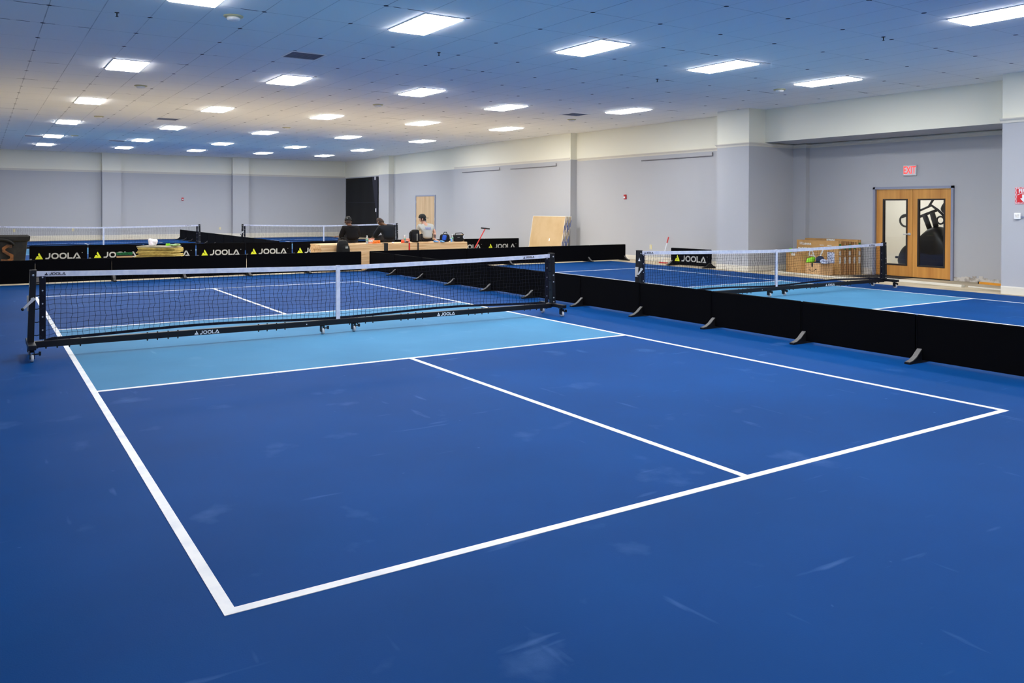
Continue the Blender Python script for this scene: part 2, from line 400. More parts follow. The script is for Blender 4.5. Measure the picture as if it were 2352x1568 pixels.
runs('baseboard_middle', [(14.5, 4.32), (12.78, 4.32), (12.78, 5.40), (XR, 5.40), (XR, 12.5)], base, 'trim')
runs('baseboard_far', [(XM, 12.6), (XM, 20.76)], base, 'trim')
runs('baseboard_back', [(XR, YB), (8.06, YB), (8.06, YB-.3), (7.23, YB-.3), (7.23, YB), (1.91, YB), (1.91, YB-.3), (1.09, YB-.3), (1.09, YB), (XL+.02, YB)], [(o*1.5, z*1.7) for o, z in base], 'trim')
# ragged strip of bare plaster where the alcove baseboard was pulled off
mb = MB(); prev = None; yy = D0-.06
while yy > -1.98:
    y2 = max(-1.985, yy-random.uniform(.05, .12)); h = random.uniform(.08, .15)
    mb.box(XA-.008, XA+.004, y2, yy, 0, h, 'plaster'); yy = y2
yy = D1+.08
while yy < 2.5:
    y2 = yy+random.uniform(.05, .1); mb.box(XA-.008, XA+.004, yy, y2, 0, random.uniform(.1, .2), 'plaster'); yy = y2
struct(mb.build('baseboard_alcove'))

# ------------------------------------------------------------------ ceiling lights
def make_light():
    t = thing('ceiling_light', 'x', 'ceiling light', group='ceiling light panels')
    mb = MB(); a, b, e = .303, .607, .012
    mb.box(-a, -a+e, -b, b, -.012, 0, 'white_metal').box(a-e, a, -b, b, -.012, 0, 'white_metal').box(-a+e, a-e, -b, -b+e, -.012, 0, 'white_metal').box(-a+e, a-e, b-e, b, -.012, 0, 'white_metal')
    mb.build('frame', t)
    mb = MB(); q = .012; vs_ = [(sx*(a-e), sy*(b-e), -.001) for sx, sy in ((-1, -1), (1, -1), (1, 1), (-1, 1))]+[(sx*(a-e-q), sy*(b-e-q), -.026) for sx, sy in ((-1, -1), (1, -1), (1, 1), (-1, 1))]
    mb.add(vs_, [(0, 1, 2, 3), (4, 5, 6, 7)]+[(i, (i+1) % 4, 4+(i+1) % 4, 4+i) for i in range(4)], 'lamp').build('diffuser', t)
    return t
cols = [-1.57, 1.46, 4.49, 7.55, 10.61]
rows = [(.44, 'nearest the camera'), (6.55, 'second nearest the camera'), (12.56, 'third from the camera'),
        (18.6, 'third from the back wall'), (24.6, 'second from the back wall'), (29.4, 'closest to the back wall')]
nth = ['first', 'second', 'third', 'fourth', 'fifth']
L0 = make_light(); first = True
def put_light(x, y, label):
    global first
    if first: L0.location = (x, y, CEIL); L0['label'] = label; first = False; return
    dup(L0, (x, y, CEIL), 0, label)
for y, rl in rows:
    for i, x in enumerate(cols):
        yy = 7.8 if (abs(y-6.55) < .1 and i == 3) else y
        put_light(x, yy, 'ceiling panel light, %s from the left in the row %s' % (nth[i], rl))
for y in (-4.46, -10.5):  # unseen panels added to light the near floor; only the clipped one is visible
    for i, x in enumerate(cols): put_light(x, y, 'white ceiling panel light clipped by the top right corner' if (i, y) == (3, -4.46) else 'unseen ceiling panel light added above the near front courts to light the floor')

# ------------------------------------------------------------------ ceiling detectors, vents, sprinklers
t0 = thing('smoke_detector', 'x', 'smoke detector', group='round ceiling alarms')
MB().lathe([(.13, 0), (.13, -.012), (.12, -.02)], 'det', 20).build('base', t0, True)
MB().lathe([(.085, -.02), (.09, -.035), (.08, -.055), (.05, -.062)], 'white_metal', 20).build('sensor_head', t0, True)
det = [(-.94, 1.47, 'largest round smoke alarm near the top left light'), (-.94, 9.15, 'round smoke alarm between the two nearest lights of the leftmost column'), (-.96, 16.35, 'yellowed round alarm left of the second light column, over the aisle'),
       (-.93, 23.9, 'farthest round alarm, beside the dark ceiling vent'), (4.55, 16.4, 'round alarm above the second far net, mid ceiling'), (4.6, 9.2, 'round alarm between the third column lights over the front court'),
       (10.68, 9.1, 'round alarm near the right wall beside the triangular vent'), (10.74, 1.73, 'round alarm left of the light nearest the right alcove')]
for i, (x, y, l) in enumerate(det):
    if i == 0: t0.location = (x, y, CEIL); t0['label'] = l
    else: dup(t0, (x, y, CEIL), 0, l)
t0 = thing('air_vent', 'x', 'air vent', group='ceiling air vents')
mb = MB(); mb.box(-.29, .29, -.29, .29, -.004, 0, 'ventdark').build('backing', t0)
mb = MB()
for k in range(9): mb.box(-.27, .27, -.27+k*.064, -.258+k*.064, -.010, -.004, 'frame_grey')
mb.build('slats', t0)
mb = MB(); mb.box(-.305, -.28, -.305, .305, -.014, 0, 'white_metal').box(.28, .305, -.305, .305, -.014, 0, 'white_metal').box(-.28, .28, -.305, -.28, -.014, 0, 'white_metal').box(-.28, .28, .28, .305, -.014, 0, 'white_metal').build('frame', t0)
for i, (x, y, l) in enumerate([(.82, 3.75, 'square slatted vent nearest the camera, between two lights of the second column'), (-2.18, 25.0, 'dark vent touching the fifth light of the leftmost column'),
        (.82, 15.9, 'slatted vent left of the third light in the second column'), (9.95, 8.0, 'slatted vent close to the right wall'), (.7, 25.6, 'faint far vent between the first two light columns')]):
    if i == 0: t0.location = (x, y, CEIL); t0['label'] = l
    else: dup(t0, (x, y, CEIL), 0, l)
t0 = thing('sprinkler_head', 'x', 'sprinkler', group='sprinkler heads')
mb = MB().lathe([(.03, 0), (.03, -.006), (.008, -.008), (.008, -.05), (.02, -.055), (.02, -.058)], 'ventdark', 10); mb.build('sprinkler_body', t0)
for i, (x, y, l) in enumerate([(-2.3, 2.15, 'small sprinkler head in the top left ceiling tiles'), (7.6, -2.7, 'small sprinkler head below the clipped top right light'), (2.62, 2.2, 'small sprinkler head between the third and second light columns'), (7.58, 2.2, 'small sprinkler head under the fourth light column')]):
    if i == 0: t0.location = (x, y, CEIL); t0['label'] = l
    else: dup(t0, (x, y, CEIL), 0, l)

# ------------------------------------------------------------------ rolling nets
def castor_mb(x, y):
    mb = MB(); T = Matrix.Translation((x, y, 0))
    mb.box(x-.035, x+.035, y-.035, y+.035, .118, .126, 'blackmetal')
    mb.lathe([(.018, .118), (.016, .10)], 'blackmetal', 10, T)
    mb.box(x-.022, x-.016, y-.04, y+.02, .03, .11, 'blackmetal').box(x+.016, x+.022, y-.04, y+.02, .03, .11, 'blackmetal').box(x-.022, x+.022, y-.04, y+.02, .098, .106, 'blackmetal')
    mb.box(x+.0, x+.075, y-.03, y-.008, .07, .082, 'blackmetal'); mb.box(x+.06, x+.08, y-.035, y-.003, .06, .10, 'blackmetal')
    return mb
def wheel_mb(x, y):
    R = Matrix.Translation((x, y-.022, .038)) @ Matrix.Rotation(PI/2, 4, 'Y')
    return MB().lathe([(.026, -.014), (.038, -.012), (.038, .012), (.026, .014)], 'tyre', 18, R).lathe([(.013, -.0165), (.013, .0165)], 'rubber', 12, R)
def make_net():
    t = thing('rolling_net', 'x', 'net', group='rolling pickleball nets')
    rnd = random.Random(3)
    for s in (-1, 1):
        mb = MB(); top, bot = 3.378, 3.404
        for xa, xb, za, zb in ((bot, top, .12, .925),):
            vs_ = [(s*(xx+dx), y, z) for xx, z in ((xa, za), (xb, zb)) for dx in (-.03, .03) for y in (-.045, .045)]
            mb.add(vs_, [(0, 1, 3, 2), (4, 6, 7, 5), (0, 2, 6, 4), (1, 5, 7, 3), (0, 4, 5, 1), (2, 3, 7, 6)], 'blackmetal')
        mb.box(s*3.378-.034, s*3.378+.034, -.05, .05, .925, .932, 'rubber')
        post = mb.build('post', t, bevel=.004)
        for z in ((.88, ) if s < 0 else (.88, .60, .50, .26, .20)):
            b = MB().lathe([(.011, 0), (.011, .004), (.006, .007)], 'bolt', 10, frame((s*(3.378+.02*(1-z)), -.045, z), (1, 0, 0), (0, 0, 1))); b.build('bolt', post)
        mb = MB().box(s*3.40-.036, s*3.40+.036, -.31, .31, .126, .176, 'blackmetal'); mb.build('foot_bar', t, bevel=.005)
        for y in (-.25, .25):
            c = castor_mb(s*3.40, y+.022).build('castor', t); wheel_mb(s*3.40, y+.022).build('wheel', c, True)
    for x in (-.21, .21):
        c = castor_mb(x, .0).build('castor', t); wheel_mb(x, .0).build('wheel', c, True)
    # long bottom bar with its joint bolts and lettering
    mb = MB().box(-3.37, 3.37, -.03, .03, .108, .176, 'blackmetal')
    bar = mb.build('bottom_bar', t, bevel=.005)
    for cx_ in (-3.1, -2.1, -.85, .32, 1.05, 2.1, 3.05):
        for k in range(4):
            x = cx_-.16+k*.105+(k//2)*.01
            MB().lathe([(.006, .088), (.009, .105), (.006, .106), (.006, .176), (.009, .177), (.009, .185)], 'blackmetal', 8, Matrix.Translation((x, 0, 0))).build('joint_bolt', bar, True)
    for x in (-1.76, 1.42):
        mb = MB(); joola(mb, frame((x, -.0305, .118), (1, 0, 0), (0, 0, 1)), .042, 'white', 'white', .0015); mb.build('bar_logo', bar)
    MB().lathe([(.007, 0), (.007, .003)], 'white', 8, frame((-.42, -.03, .14), (1, 0, 0), (0, 0, 1))).build('bar_pin', bar)
    # mesh: sagging top from .915 at posts to .86 at the strap
    top = lambda x: .86+.055*(abs(x)/3.3)**1.3
    bott = lambda x: .195+.035*math.sin(abs(x)/3.28*PI)**2-(.02 if abs(x) > 3.2 else 0)
    nx, nz = 121, 14; X0 = -3.29; dx = 6.58/(nx-1)
    node = []
    for i in range(nx):
        col = []; ph = rnd.uniform(-.006, .006)
        for k in range(nz):
            x = X0+i*dx; zt, zb = top(x)-.045, bott(x); f = k/(nz-1)
            wob = (0 if k in (0, nz-1) else 1)
            col.append(Vector((x+wob*(rnd.uniform(-.007, .007)+ph+.006*math.sin(k*1.1+i*.35)), rnd.uniform(-.004, .004)+.012*math.sin(f*PI)*math.sin(i*.21), zb+(zt-zb)*f+wob*(rnd.uniform(-.004, .004)+.003*math.sin(i*.9)))))
        node.append(col)
    mb = MB(); r = .0021
    for i in range(nx): mb.tube(node[i], r, 'cord', 4, False)
    for k in range(1, nz-1): mb.tube([node[i][k] for i in range(nx)], r*.9, 'cord', 4, False)
    mb.build('net_mesh', t)
    def band(fx, zc0, zc1, th, mt, n=60, x0=-3.348, x1=3.348, wob=.0):
        mb = MB(); vs_ = []; fs = []
        for i in range(n+1):
            x = x0+(x1-x0)*i/n; yo = wob*math.sin(i*1.7)+wob*.6*math.sin(i*.63)
            for y in (-th, th): vs_ += [(x, y+yo, zc0(x)), (x, y+yo*.5, zc1(x))]
        for i in range(n):
            a, b = 4*i, 4*i+4
            fs += [(a, b, b+1, a+1), (a+2, a+3, b+3, b+2), (a+1, b+1, b+3, a+3), (a, a+2, b+2, b)]
        fs += [(0, 1, 3, 2), (4*n, 4*n+2, 4*n+3, 4*n+1)]
        return mb.add(vs_, fs, mt)
    tape = band(None, lambda x: top(x)-.056, lambda x: top(x), .006, 'tape', 90, wob=.0018).build('top_tape', t)
    for x in (-3.275, 2.86):
        mb = MB(); z = top(x+.12)-.043; sl = (top(x+.25)-top(x))/.25
        joola(mb, frame((x, -.0095, z-sl*.12), (1, 0, sl), (-sl, 0, 1)), .03, 'navy', 'navy', .0015); mb.build('tape_logo', tape)
    band(None, lambda x: bott(x)-.018, lambda x: bott(x)+.012, .005, 'web', 80, -3.28, 3.28).build('bottom_band', t)
    mb = MB(); mb.box(-.026, .026, -.013, -.009, .17, top(0)-.004, 'tape').box(-.026, .026, .009, .013, .17, top(0)-.004, 'tape').box(-.026, .026, -.013, .013, top(0)-.002, top(0)+.004, 'tape')
    mb.box(-.022, .022, -.012, .012, .176, .19, 'blackmetal'); mb.build('center_strap', t)
    for s in (-1, 1):
        MB().box(min(s*3.262, s*3.322), max(s*3.262, s*3.322), -.009, .009, .19, .862, 'web').build('side_band', t, bevel=.004)
        sb = [o for o in bpy.data.objects if o.name.startswith('side_band') and o.parent == t][-1]
        for z in (.24, .38, .52, .66, .80):
            MB().tube([(s*3.32, 0, z), (s*3.345, -.006, z-.006), (s*3.37, -.012, z)], .0045, 'cord', 6).build('lacing_cord', t)
            MB().lathe([(.008, 0), (.008, .002)], 'bolt', 10, frame((s*3.292, -.0095, z+.05), (1, 0, 0), (0, 0, 1))).build('grommet', sb)
    # tensioner on the left post
    cr = MB().box(-3.434, -3.40, -.03, .035, .5, .66, 'sticker').build('ratchet_box', t, bevel=.004)
    tri = MB(); tri.poly([(u*.05, v*.055) for u, v in TRI], frame((-3.4155, -.022, .76), (0, -1, 0), (0, 0, 1)), .0015, 'white'); tri.build('post_logo', t)
    mb = MB().tube([(-3.39, -.052, .63), (-3.39, -.075, .63)], .014, 'chrome', 10)
    mb.poly([(-.016, -.02), (.016, -.02), (.012, .14), (-.008, .14)], frame((-3.38, -.07, .625), (-.72, 0, .69), (-.69, 0, -.72)), -.006, 'chrome')
    cr = mb.build('crank_handle', t)
    MB().tube([(-3.478, -.07, .53), (-3.478, -.115, .53)], .014, 'rubber', 12).build('crank_knob', cr, True)
    return t
N0 = make_net(); N0.location = (0, 0, 0); N0['label'] = 'rolling net standing across the left front court, nearest the camera'
dup(N0, (8.50, -.02, 0), 0, 'rolling net across the right front court, in front of the cardboard boxes')
dup(N0, (-.02, 23.5, 0), 0, 'far left net in front of the grey back wall, behind the dark bin')
dup(N0, (8.35, 23.3, 0), 0, 'far right net in front of the black sheet, behind the seated people')

# ------------------------------------------------------------------ court barriers
def foot_mb(x, sgn):
    # curved wedge foot standing at x, running out along y to side sgn
    P = [(0, .0), (.24, .0), (.24, .018), (.17, .03), (.10, .065), (.04, .115), (.0, .14)]
    mb = MB(); mb.poly(P, frame((x-.03, 0, 0), (0, sgn, 0), (0, 0, 1)), .06*(1 if sgn > 0 else -1), 'rubber')
    return mb
def strip_mb(x, sgn):
    A = [(.235, .020), (.17, .032), (.10, .067), (.04, .117), (.006, .142)]; mb = MB()
    P = A+[(u+.002, v+.004) for u, v in A[::-1]]
    mb.poly(P, frame((x-.026, 0, 0), (0, sgn, 0), (0, 0, 1)), .052*(1 if sgn > 0 else -1), 'footgrey')
    return mb
def make_barrier(name, logo, group, Wd=1.425):
    t = thing(name, 'x', 'barrier', group=group); H0, H1 = .025, .485
    mb = MB().box(-Wd/2, Wd/2, -.012, .012, H0, H1, 'black')
    p = mb.build('panel', t, bevel=.006)
    MB().tube([(-Wd/2+.01, 0, H1), (Wd/2-.01, 0, H1)], .014, 'black', 8).build('top_rail', t, True)
    MB().box(-Wd/2, -Wd/2+.012, -.016, .016, H0, H1+.006, 'black').build('end_post', t)
    MB().box(Wd/2-.012, Wd/2, -.016, .016, H0, H1+.006, 'black').build('end_post', t)
    for sx in (-1,):
        for s in (-1, 1):
            f = foot_mb(sx*(Wd/2-.036), s).build('foot', t); strip_mb(sx*(Wd/2-.036), s).build('foot_strip', f)
    if logo:
        mb = MB(); joola(mb, frame((-.575, -.0125, .125), (1, 0, 0), (0, 0, 1)), .168, 'silver', 'lime', .002, .36)
        mb.lathe([(.01, 0), (.01, .002)], 'silver', 10, frame((.59, -.0125, .29), (1, 0, 0), (0, 0, 1)))
        mb.build('logo', p)
    return t
# divider between the two front courts (runs along y, feet toward both courts)
B0 = make_barrier('court_barrier', False, 'plain black barriers between the front courts')
ordn = ['first', 'second', 'third', 'fourth', 'fifth', 'sixth', 'seventh', 'eighth', 'ninth', 'tenth', 'eleventh', 'twelfth', 'thirteenth', 'fourteenth']
n = 0
for k in range(11):
    y1 = 9.30-1.44*k; loc = (4.46, y1-.72, 0); rz = -PI/2
    l = 'plain black barrier between the front courts, %s counted from the back barrier row' % ordn[k]
    if k == 0: B0.location = loc; B0.rotation_euler = (0, 0, rz); B0['label'] = l
    else: dup(B0, loc, rz, l)
# row closing the front courts at the back
backs = [-3.61, -2.18, -.75, .68, 2.12, 3.555, 5.215, 6.645, 8.08, 9.51, 10.94, 12.37]
for k, x in enumerate(backs):
    dup(B0, (x, 9.47, 0), PI if k >= 6 else 0, 'plain black barrier of the row behind the front courts, %s from the left' % ordn[k], 'plain black barriers along the back of the front courts')
# bannered row
J0 = make_barrier('banner_barrier', True, 'black barriers with large lettering, back row', 1.432)
a = Vector((-2.70, 16.40)); b = Vector((13.03, 15.42)); dr = (b-a).normalized(); ang = math.atan2(dr.y, dr.x)
banner = [(.72, 'lettered black barrier just right of the dark bin, leftmost of its row'), (2.185, 'lettered black barrier partly hidden by the green broom head'), (3.65, 'lettered black barrier behind the yellow board pile'),
          (5.115, 'lettered black barrier right of the yellow board pile, fully readable'), (6.58, 'lettered black barrier second right of the yellow board pile, fully readable'), (8.045, 'lettered black barrier cut off by the left end of the lumber'),
          (9.50, 'lettered black barrier behind the person in the charcoal shirt'), (10.95, 'lettered black barrier behind the black backpack on the lumber'), (12.17, 'lettered black barrier behind the black tool bag'),
          (13.605, 'lettered black barrier crossed by the red T-handle pole'), (15.045, 'lettered black barrier at the right end of the back row')]
for k, (s0, l) in enumerate(banner):
    c = a+dr*s0
    if k == 7: c = c+Vector((-dr.y, dr.x))*.32
    if k == 0: J0.location = (c.x, c.y, 0); J0.rotation_euler = (0, 0, ang); J0['label'] = l
    else: dup(J0, (c.x, c.y, 0), ang, l)
# single lettered barrier against the right wall
dup(J0, (12.83, 6.40, 0), -PI/2+.07, 'lettered black barrier standing alone near the right wall pillar', 'black barriers with large lettering, back row')
# divider of the far courts
for k in range(11):
    y1 = 32.6-1.44*k
    dup(B0, (4.42, y1-.72, 0), -PI/2, 'plain black barrier between the two far courts, %s from the back wall' % ordn[k], 'plain black barriers between the far courts')
def end_foot(loc, rz, label):
    f = foot_mb(0, -1); g_ = foot_mb(0, 1); f.add(g_.v, g_.f, 'rubber')
    o = tag(f.build('barrier_foot'), label, 'barrier foot', 'loose end feet of the barriers'); o.location = loc; o.rotation_euler = (0, 0, rz)
    strip_mb(0, -1).build('foot_strip', o)
end_foot((12.775, 5.64, 0), PI/2-.2, 'black foot under the near end of the lettered barrier by the pillar')

# ------------------------------------------------------------------ glazed double door in the alcove
mb = MB(); f0, f1 = XA-.05, XA+.13
mb.box(f0, f1, D0-.055, D0, 0, DH+.055, 'frame_grey').box(f0, f1, D1, D1+.055, 0, DH+.055, 'frame_grey').box(f0, f1, D0-.055, D1+.055, DH, DH+.055, 'frame_grey')
mb.box(XA+.05, XA+.07, D0, D0+.02, 0, DH, 'frame_grey').box(XA+.05, XA+.07, D1-.02, D1, 0, DH, 'frame_grey')
struct(mb.build('door_1_frame'))
struct(MB().box(XA-.03, XA+.14, D0, D1, -.006, .012, 'rubber').build('trim_5'))
mid = (D0+D1)/2
def door_leaf(name, y0, y1):
    x0, x1 = XA+.01, XA+.05; z0, z1 = .015, DH-.006
    gy0, gy1 = y0+.15, y1-.12; gz0, gz1 = .27, 1.87
    if y0 > mid-.01: gy0, gy1 = y0+.12, y1-.17
    mb = MB().box(x0, x1, y0, gy0, z0, z1, 'oak').box(x0, x1, gy1, y1, z0, z1, 'oak').box(x0, x1, gy0, gy1, z0, gz0, 'oak').box(x0, x1, gy0, gy1, gz1, z1, 'oak')
    d = struct(mb.build(name)); e = .035
    mb = MB().box(x0-.012, x1+.012, gy0, gy0+e, gz0, gz1, 'doorblack').box(x0-.012, x1+.012, gy1-e, gy1, gz0, gz1, 'doorblack').box(x0-.012, x1+.012, gy0+e, gy1-e, gz0, gz0+e, 'doorblack').box(x0-.012, x1+.012, gy0+e, gy1-e, gz1-e, gz1, 'doorblack')
    mb.build('glazing_bead', d)
    MB().box(x0+.017, x0+.023, gy0+e*.5, gy1-e*.5, gz0+e*.5, gz1-e*.5, 'glass').build('glass_pane', d)
    return d
door_leaf('door_1', D0+.008, mid-.004)
d = door_leaf('door_2', mid+.004, D1-.008)
mb = MB(); T = frame((XA+.01, mid+.075, 1.03), (0, 1, 0), (0, 0, 1))
mb.lathe([(.036, 0), (.036, -.008), (.016, -.012), (.014, -.05)], 'chrome', 16, frame((XA+.01, mid+.075, 1.03), (0, -1, 0), (0, 0, 1)) @ Matrix.Rotation(PI, 4, 'X'))
mb.tube([(XA-.04, mid+.075, 1.03), (XA-.045, mid+.10, 1.03), (XA-.045, mid+.20, 1.025)], .011, 'chrome', 10)
mb.build('lever_handle', d, True)
# room behind the glass
struct(MB().quad((17.9, -2.4, 0), (17.9, 5.2, 0), (17.9, 5.2, 3), (17.9, -2.4, 3), 'roomwall').quad((XA+.14, -2.4, 0), (17.9, -2.4, 0), (17.9, -2.4, 3), (XA+.14, -2.4, 3), 'roomwall').quad((17.9, 5.2, 0), (XA+.14, 5.2, 0), (XA+.14, 5.2, 3), (17.9, 5.2, 3), 'roomwall').build('wall_back_room'))
struct(MB().box(XA+.14, 18, -2.4, 5.2, 3, 3.05, 'white_metal').build('ceiling_back_room'))
struct(MB().box(17.88, 17.9, -2.4, 5.2, 0, .14, 'trim').build('baseboard_back_room'))
t = dup(L0, (16.2, 2.6, 3.0), 0, 'white ceiling panel light of the room behind the double door')

t = thing('covered_machine', 'bulky black machine seen through the glass of the double door', 'machine', (15.75, 1.0, 0))
def blob(name, P, x0, x1, mt, par, sub=2):
    # rounded body: profile P in (y,z), thickened along x with a pinched edge
    mb = MB(); n = len(P); cy_ = sum(p[0] for p in P)/n; cz_ = sum(p[1] for p in P)/n; vs_ = []; fs = []
    L = [(x0, .72), (x0+(x1-x0)*.15, .96), (x0+(x1-x0)*.5, 1), (x0+(x1-x0)*.85, .96), (x1, .72)]
    for x, k in L:
        for y, z in P: vs_.append((x, cy_+(y-cy_)*k, cz_+(z-cz_)*k))
    for i in range(len(L)-1):
        for j in range(n): fs.append((i*n+j, i*n+(j+1) % n, (i+1)*n+(j+1) % n, (i+1)*n+j))
    fs += [tuple(range(n)), tuple((len(L)-1)*n+j for j in range(n))]
    return mb.add(vs_, fs, mt).build(name, par, True, subsurf=sub)
blob('main_body', [(.98, .02), (.99, .40), (.80, .74), (.55, .78), (.30, 1.02), (.05, 1.26), (-.18, 1.16), (-.32, .9), (-.5, .75), (-.52, .02)], -.35, .35, 'machine', t)
mb = MB().tube([(0, .92, .40), (0, 1.10, .40)], .03, 'machine', 10); mb.build('side_peg', t)
for nm, pts, r in (('upper_bar', [(-.1, .88, 1.42), (-.1, .40, 1.60), (-.1, .12, 1.72), (-.1, -.05, 1.60), (-.1, -.2, 1.46)], .03), ('upper_bar', [(-.1, .18, 1.70), (-.1, .08, 1.86), (-.1, .0, 1.88)], .028),
                   ('lower_bar', [(-.12, .5, 1.40), (-.12, .25, 1.50), (-.12, -.02, 1.60)], .035), ('upright', [(-.1, .30, 1.50), (-.1, .16, 1.15)], .06), ('upright', [(-.1, .10, 1.54), (-.1, .0, 1.2)], .06),
                   ('ring', [(-.15, .74+.16*math.cos(a), 1.34+.15*math.sin(a)) for a in [k*2*PI/20 for k in range(20)]], .025), ('ring', [(-.05, -.08+.09*math.cos(a), 1.36+.09*math.sin(a)) for a in [k*2*PI/16 for k in range(16)]], .022)):
    MB().tube(pts, r, 'machine', 10, closed=(nm == 'ring')).build(nm, t, True)
blob('raised_hood', [(-.02, 1.62), (-.32, 1.95), (-.55, 1.9), (-.55, 1.5), (-.25, 1.45)], -.2, .2, 'machine', t)
t = thing('tan_carton', 'tan carton standing behind the black machine in the back room', 'box', (16.5, .45, 0)); MB().box(-.2, .2, -.25, .25, 0, 1.2, 'card').build('carton_body', t, bevel=.005); MB().box(-.202, .202, -.03, .03, .6, 1.203, 'cardl').build('packing_tape', t)

# exit sign, fire sign, thermostat, alarms, outlets, wall rods
t = thing('exit_sign', 'lit red letter exit sign above the glazed double door', 'sign', (XA-.002, 1.09, 2.545))
MB().box(-.045, 0, -.165, .165, -.125, .125, 'exitbox').build('housing', t, bevel=.006)
MB().box(-.048, -.044, -.145, .145, -.105, .105, 'white').build('face_plate', t)
text('letters', 'EXIT', frame((-.048, 0, 0), (0, -1, 0), (0, 0, 1)), .245, 'exitred', t, .0015, sx=.62, bold=.006)
t = thing('fire_sign', 'red fire sign with white striped border on the right pillar', 'sign', (XP-.001, -2.38, 1.885))
MB().box(-.004, 0, -.15, .15, -.16, .16, 'redsign').build('plate', t)
mb = MB()
for k in range(13):   # slanted white dashes round the edge
    for (oy, oz, dy, dz) in ((.132, -.15+k*.025, 0, 1), (-.132, -.15+k*.025, 0, 1)):
        mb.poly([(oy-.016, oz-.008), (oy+.016, oz+.004), (oy+.016, oz+.014), (oy-.016, oz+.002)], frame((-.004, 0, 0), (0, -1, 0), (0, 0, 1)), .001, 'white')
    if k < 11:
        for oz in (.143, -.143): mb.poly([(-.12+k*.022, oz-.014), (-.11+k*.022, oz-.014), (-.102+k*.022, oz+.014), (-.112+k*.022, oz+.014)], frame((-.004, 0, 0), (0, -1, 0), (0, 0, 1)), .001, 'white')
mb.build('striped_border', t)
text('letters', 'FIRE', frame((-.0045, 0, .085), (0, -1, 0), (0, 0, 1)), .095, 'white', t, .001, bold=.003)
mb = MB(); T = frame((-.0045, 0, -.04), (0, -1, 0), (0, 0, 1))
mb.poly([(-.022, .06), (.022, .06), (.022, -.01), (.055, -.01), (0, -.085), (-.055, -.01), (-.022, -.01)], T, .001, 'white')
for P in stroke([(-.11, .05), (-.06, .075), (0, .083), (.06, .075), (.11, .05)], .008): mb.poly(P, T, .001, 'white')
mb.build('down_arrow', t)
t = thing('thermostat', 'white wall switch box with conduit under the fire sign', 'switch', (XP, -2.285, 1.497))
MB().box(-.035, 0, -.058, .058, -.06, .06, 'white_metal').build('cover', t, bevel=.008)
MB().box(-.039, -.034, -.03, .03, -.03, .03, 'paper').build('button', t, bevel=.003)
MB().box(-.02, 0, -1.2, -.058, -.028, .002, 'frame_grey').build('conduit', t, bevel=.004)
def alarm(loc, rz, label):
    t = thing('fire_alarm', label, 'fire alarm', loc, rz, 'red fire alarms')
    MB().box(-.05, .05, -.045, 0, -.075, .075, 'red').build('housing', t, bevel=.008)
    MB().box(-.032, .032, -.06, -.044, -.045, .01, 'white').build('strobe', t, bevel=.005)
alarm((XR, 9.96, 1.99), -PI/2, 'red wall alarm on the recessed right wall above the net post')
alarm((4.80, YB, 2.01), 0, 'small red wall alarm on the grey back wall')
def outlet(loc, rz, label):
    t = thing('wall_outlet', label, 'outlet', loc, rz, 'wall outlets')
    MB().box(-.045, .045, -.012, 0, -.07, .07, 'plate').build('plate', t, bevel=.004)
    for z in (-.032, .032): MB().box(-.018, .018, -.016, -.011, z-.02, z+.02, 'sticker').build('socket', t, bevel=.003)
outlet((XR, 8.77, .43), -PI/2, 'pale yellow outlet on the right wall above the net tape')
outlet((12.95, 5.40, .47), PI, 'pale yellow outlet on the right wall close to the white pillar')
outlet((6.65, YB, .5), 0, 'pale yellow outlet low on the back wall, beside the second pilaster')
outlet((-.13, YB, .5), 0, 'pale yellow outlet low on the back wall behind the far left net')
outlet((-2.53, YB, .49), 0, 'outlet on the back wall above the dark bin')
def rod(x, y0, y1, label):
    t = thing('wall_rod', label, 'wall rod', (x, 0, 0), group='thin rods on the right wall')
    MB().tube([(-.03, y0, 3.115), (-.03, y1, 3.115)], .014, 'rod', 8).build('bar', t); MB().tube([(-.03, y1, 3.115), (-.03, y1, 3.21)], .016, 'rod', 8).build('bracket', t)
    MB().tube([(-.03, y0, 3.115), (0, y0, 3.115)], .01, 'rod', 8).build('wall_pin', t)
rod(XR, 9.19, 6.24, 'thin grey rod under the crown band on the recessed wall by the pillar')
rod(XM, 20.04, 17.08, 'thin grey rod under the crown band, farthest from the camera')
rod(XM, 16.29, 13.33, 'thin grey rod under the crown band above the leaning drywall')

# far wooden double door and black sheet
t = struct(MB().box(XR-.03, XR+.02, 23.000, 24.990, 2.15, 2.21, 'frame_grey').box(XR-.03, XR+.02, 23.000, 23.060, 0, 2.15, 'frame_grey').box(XR-.03, XR+.02, 24.930, 24.990, 0, 2.15, 'frame_grey').build('door_3_frame'))
for nm, y0, y1 in (('door_3', 23.065, 23.990), ('door_4', 24.000, 24.925)):
    d = struct(MB().box(XR-.02, XR+.015, y0, y1, .01, 2.145, 'maple').build(nm)); yh = y1-.08 if nm == 'door_3' else y0+.08
    MB().box(XR-.032, XR-.02, yh-.04, yh+.04, .95, 1.15, 'bolt').build('push_plate', d); MB().tube([(XR-.04, yh, .98), (XR-.07, yh, 1.0), (XR-.07, yh, 1.10), (XR-.04, yh, 1.12)], .012, 'bolt', 8).build('pull_handle', d)
    yy = y0+.005 if nm == 'door_3' else y1-.005
    for z in (.25, 1.1, 1.9): MB().box(XR-.03, XR-.015, yy-.02, yy+.02, z-.06, z+.06, 'bolt').build('hinge', d)
t = thing('black_sheet', 'tall black plastic sheet hung over the opening by the far corner', 'sheet', (XR, 0, 0))
mb = MB(); ny, nz_ = 30, 14; y0, y1 = 29.25, 33.72; vs_ = []; fs = []
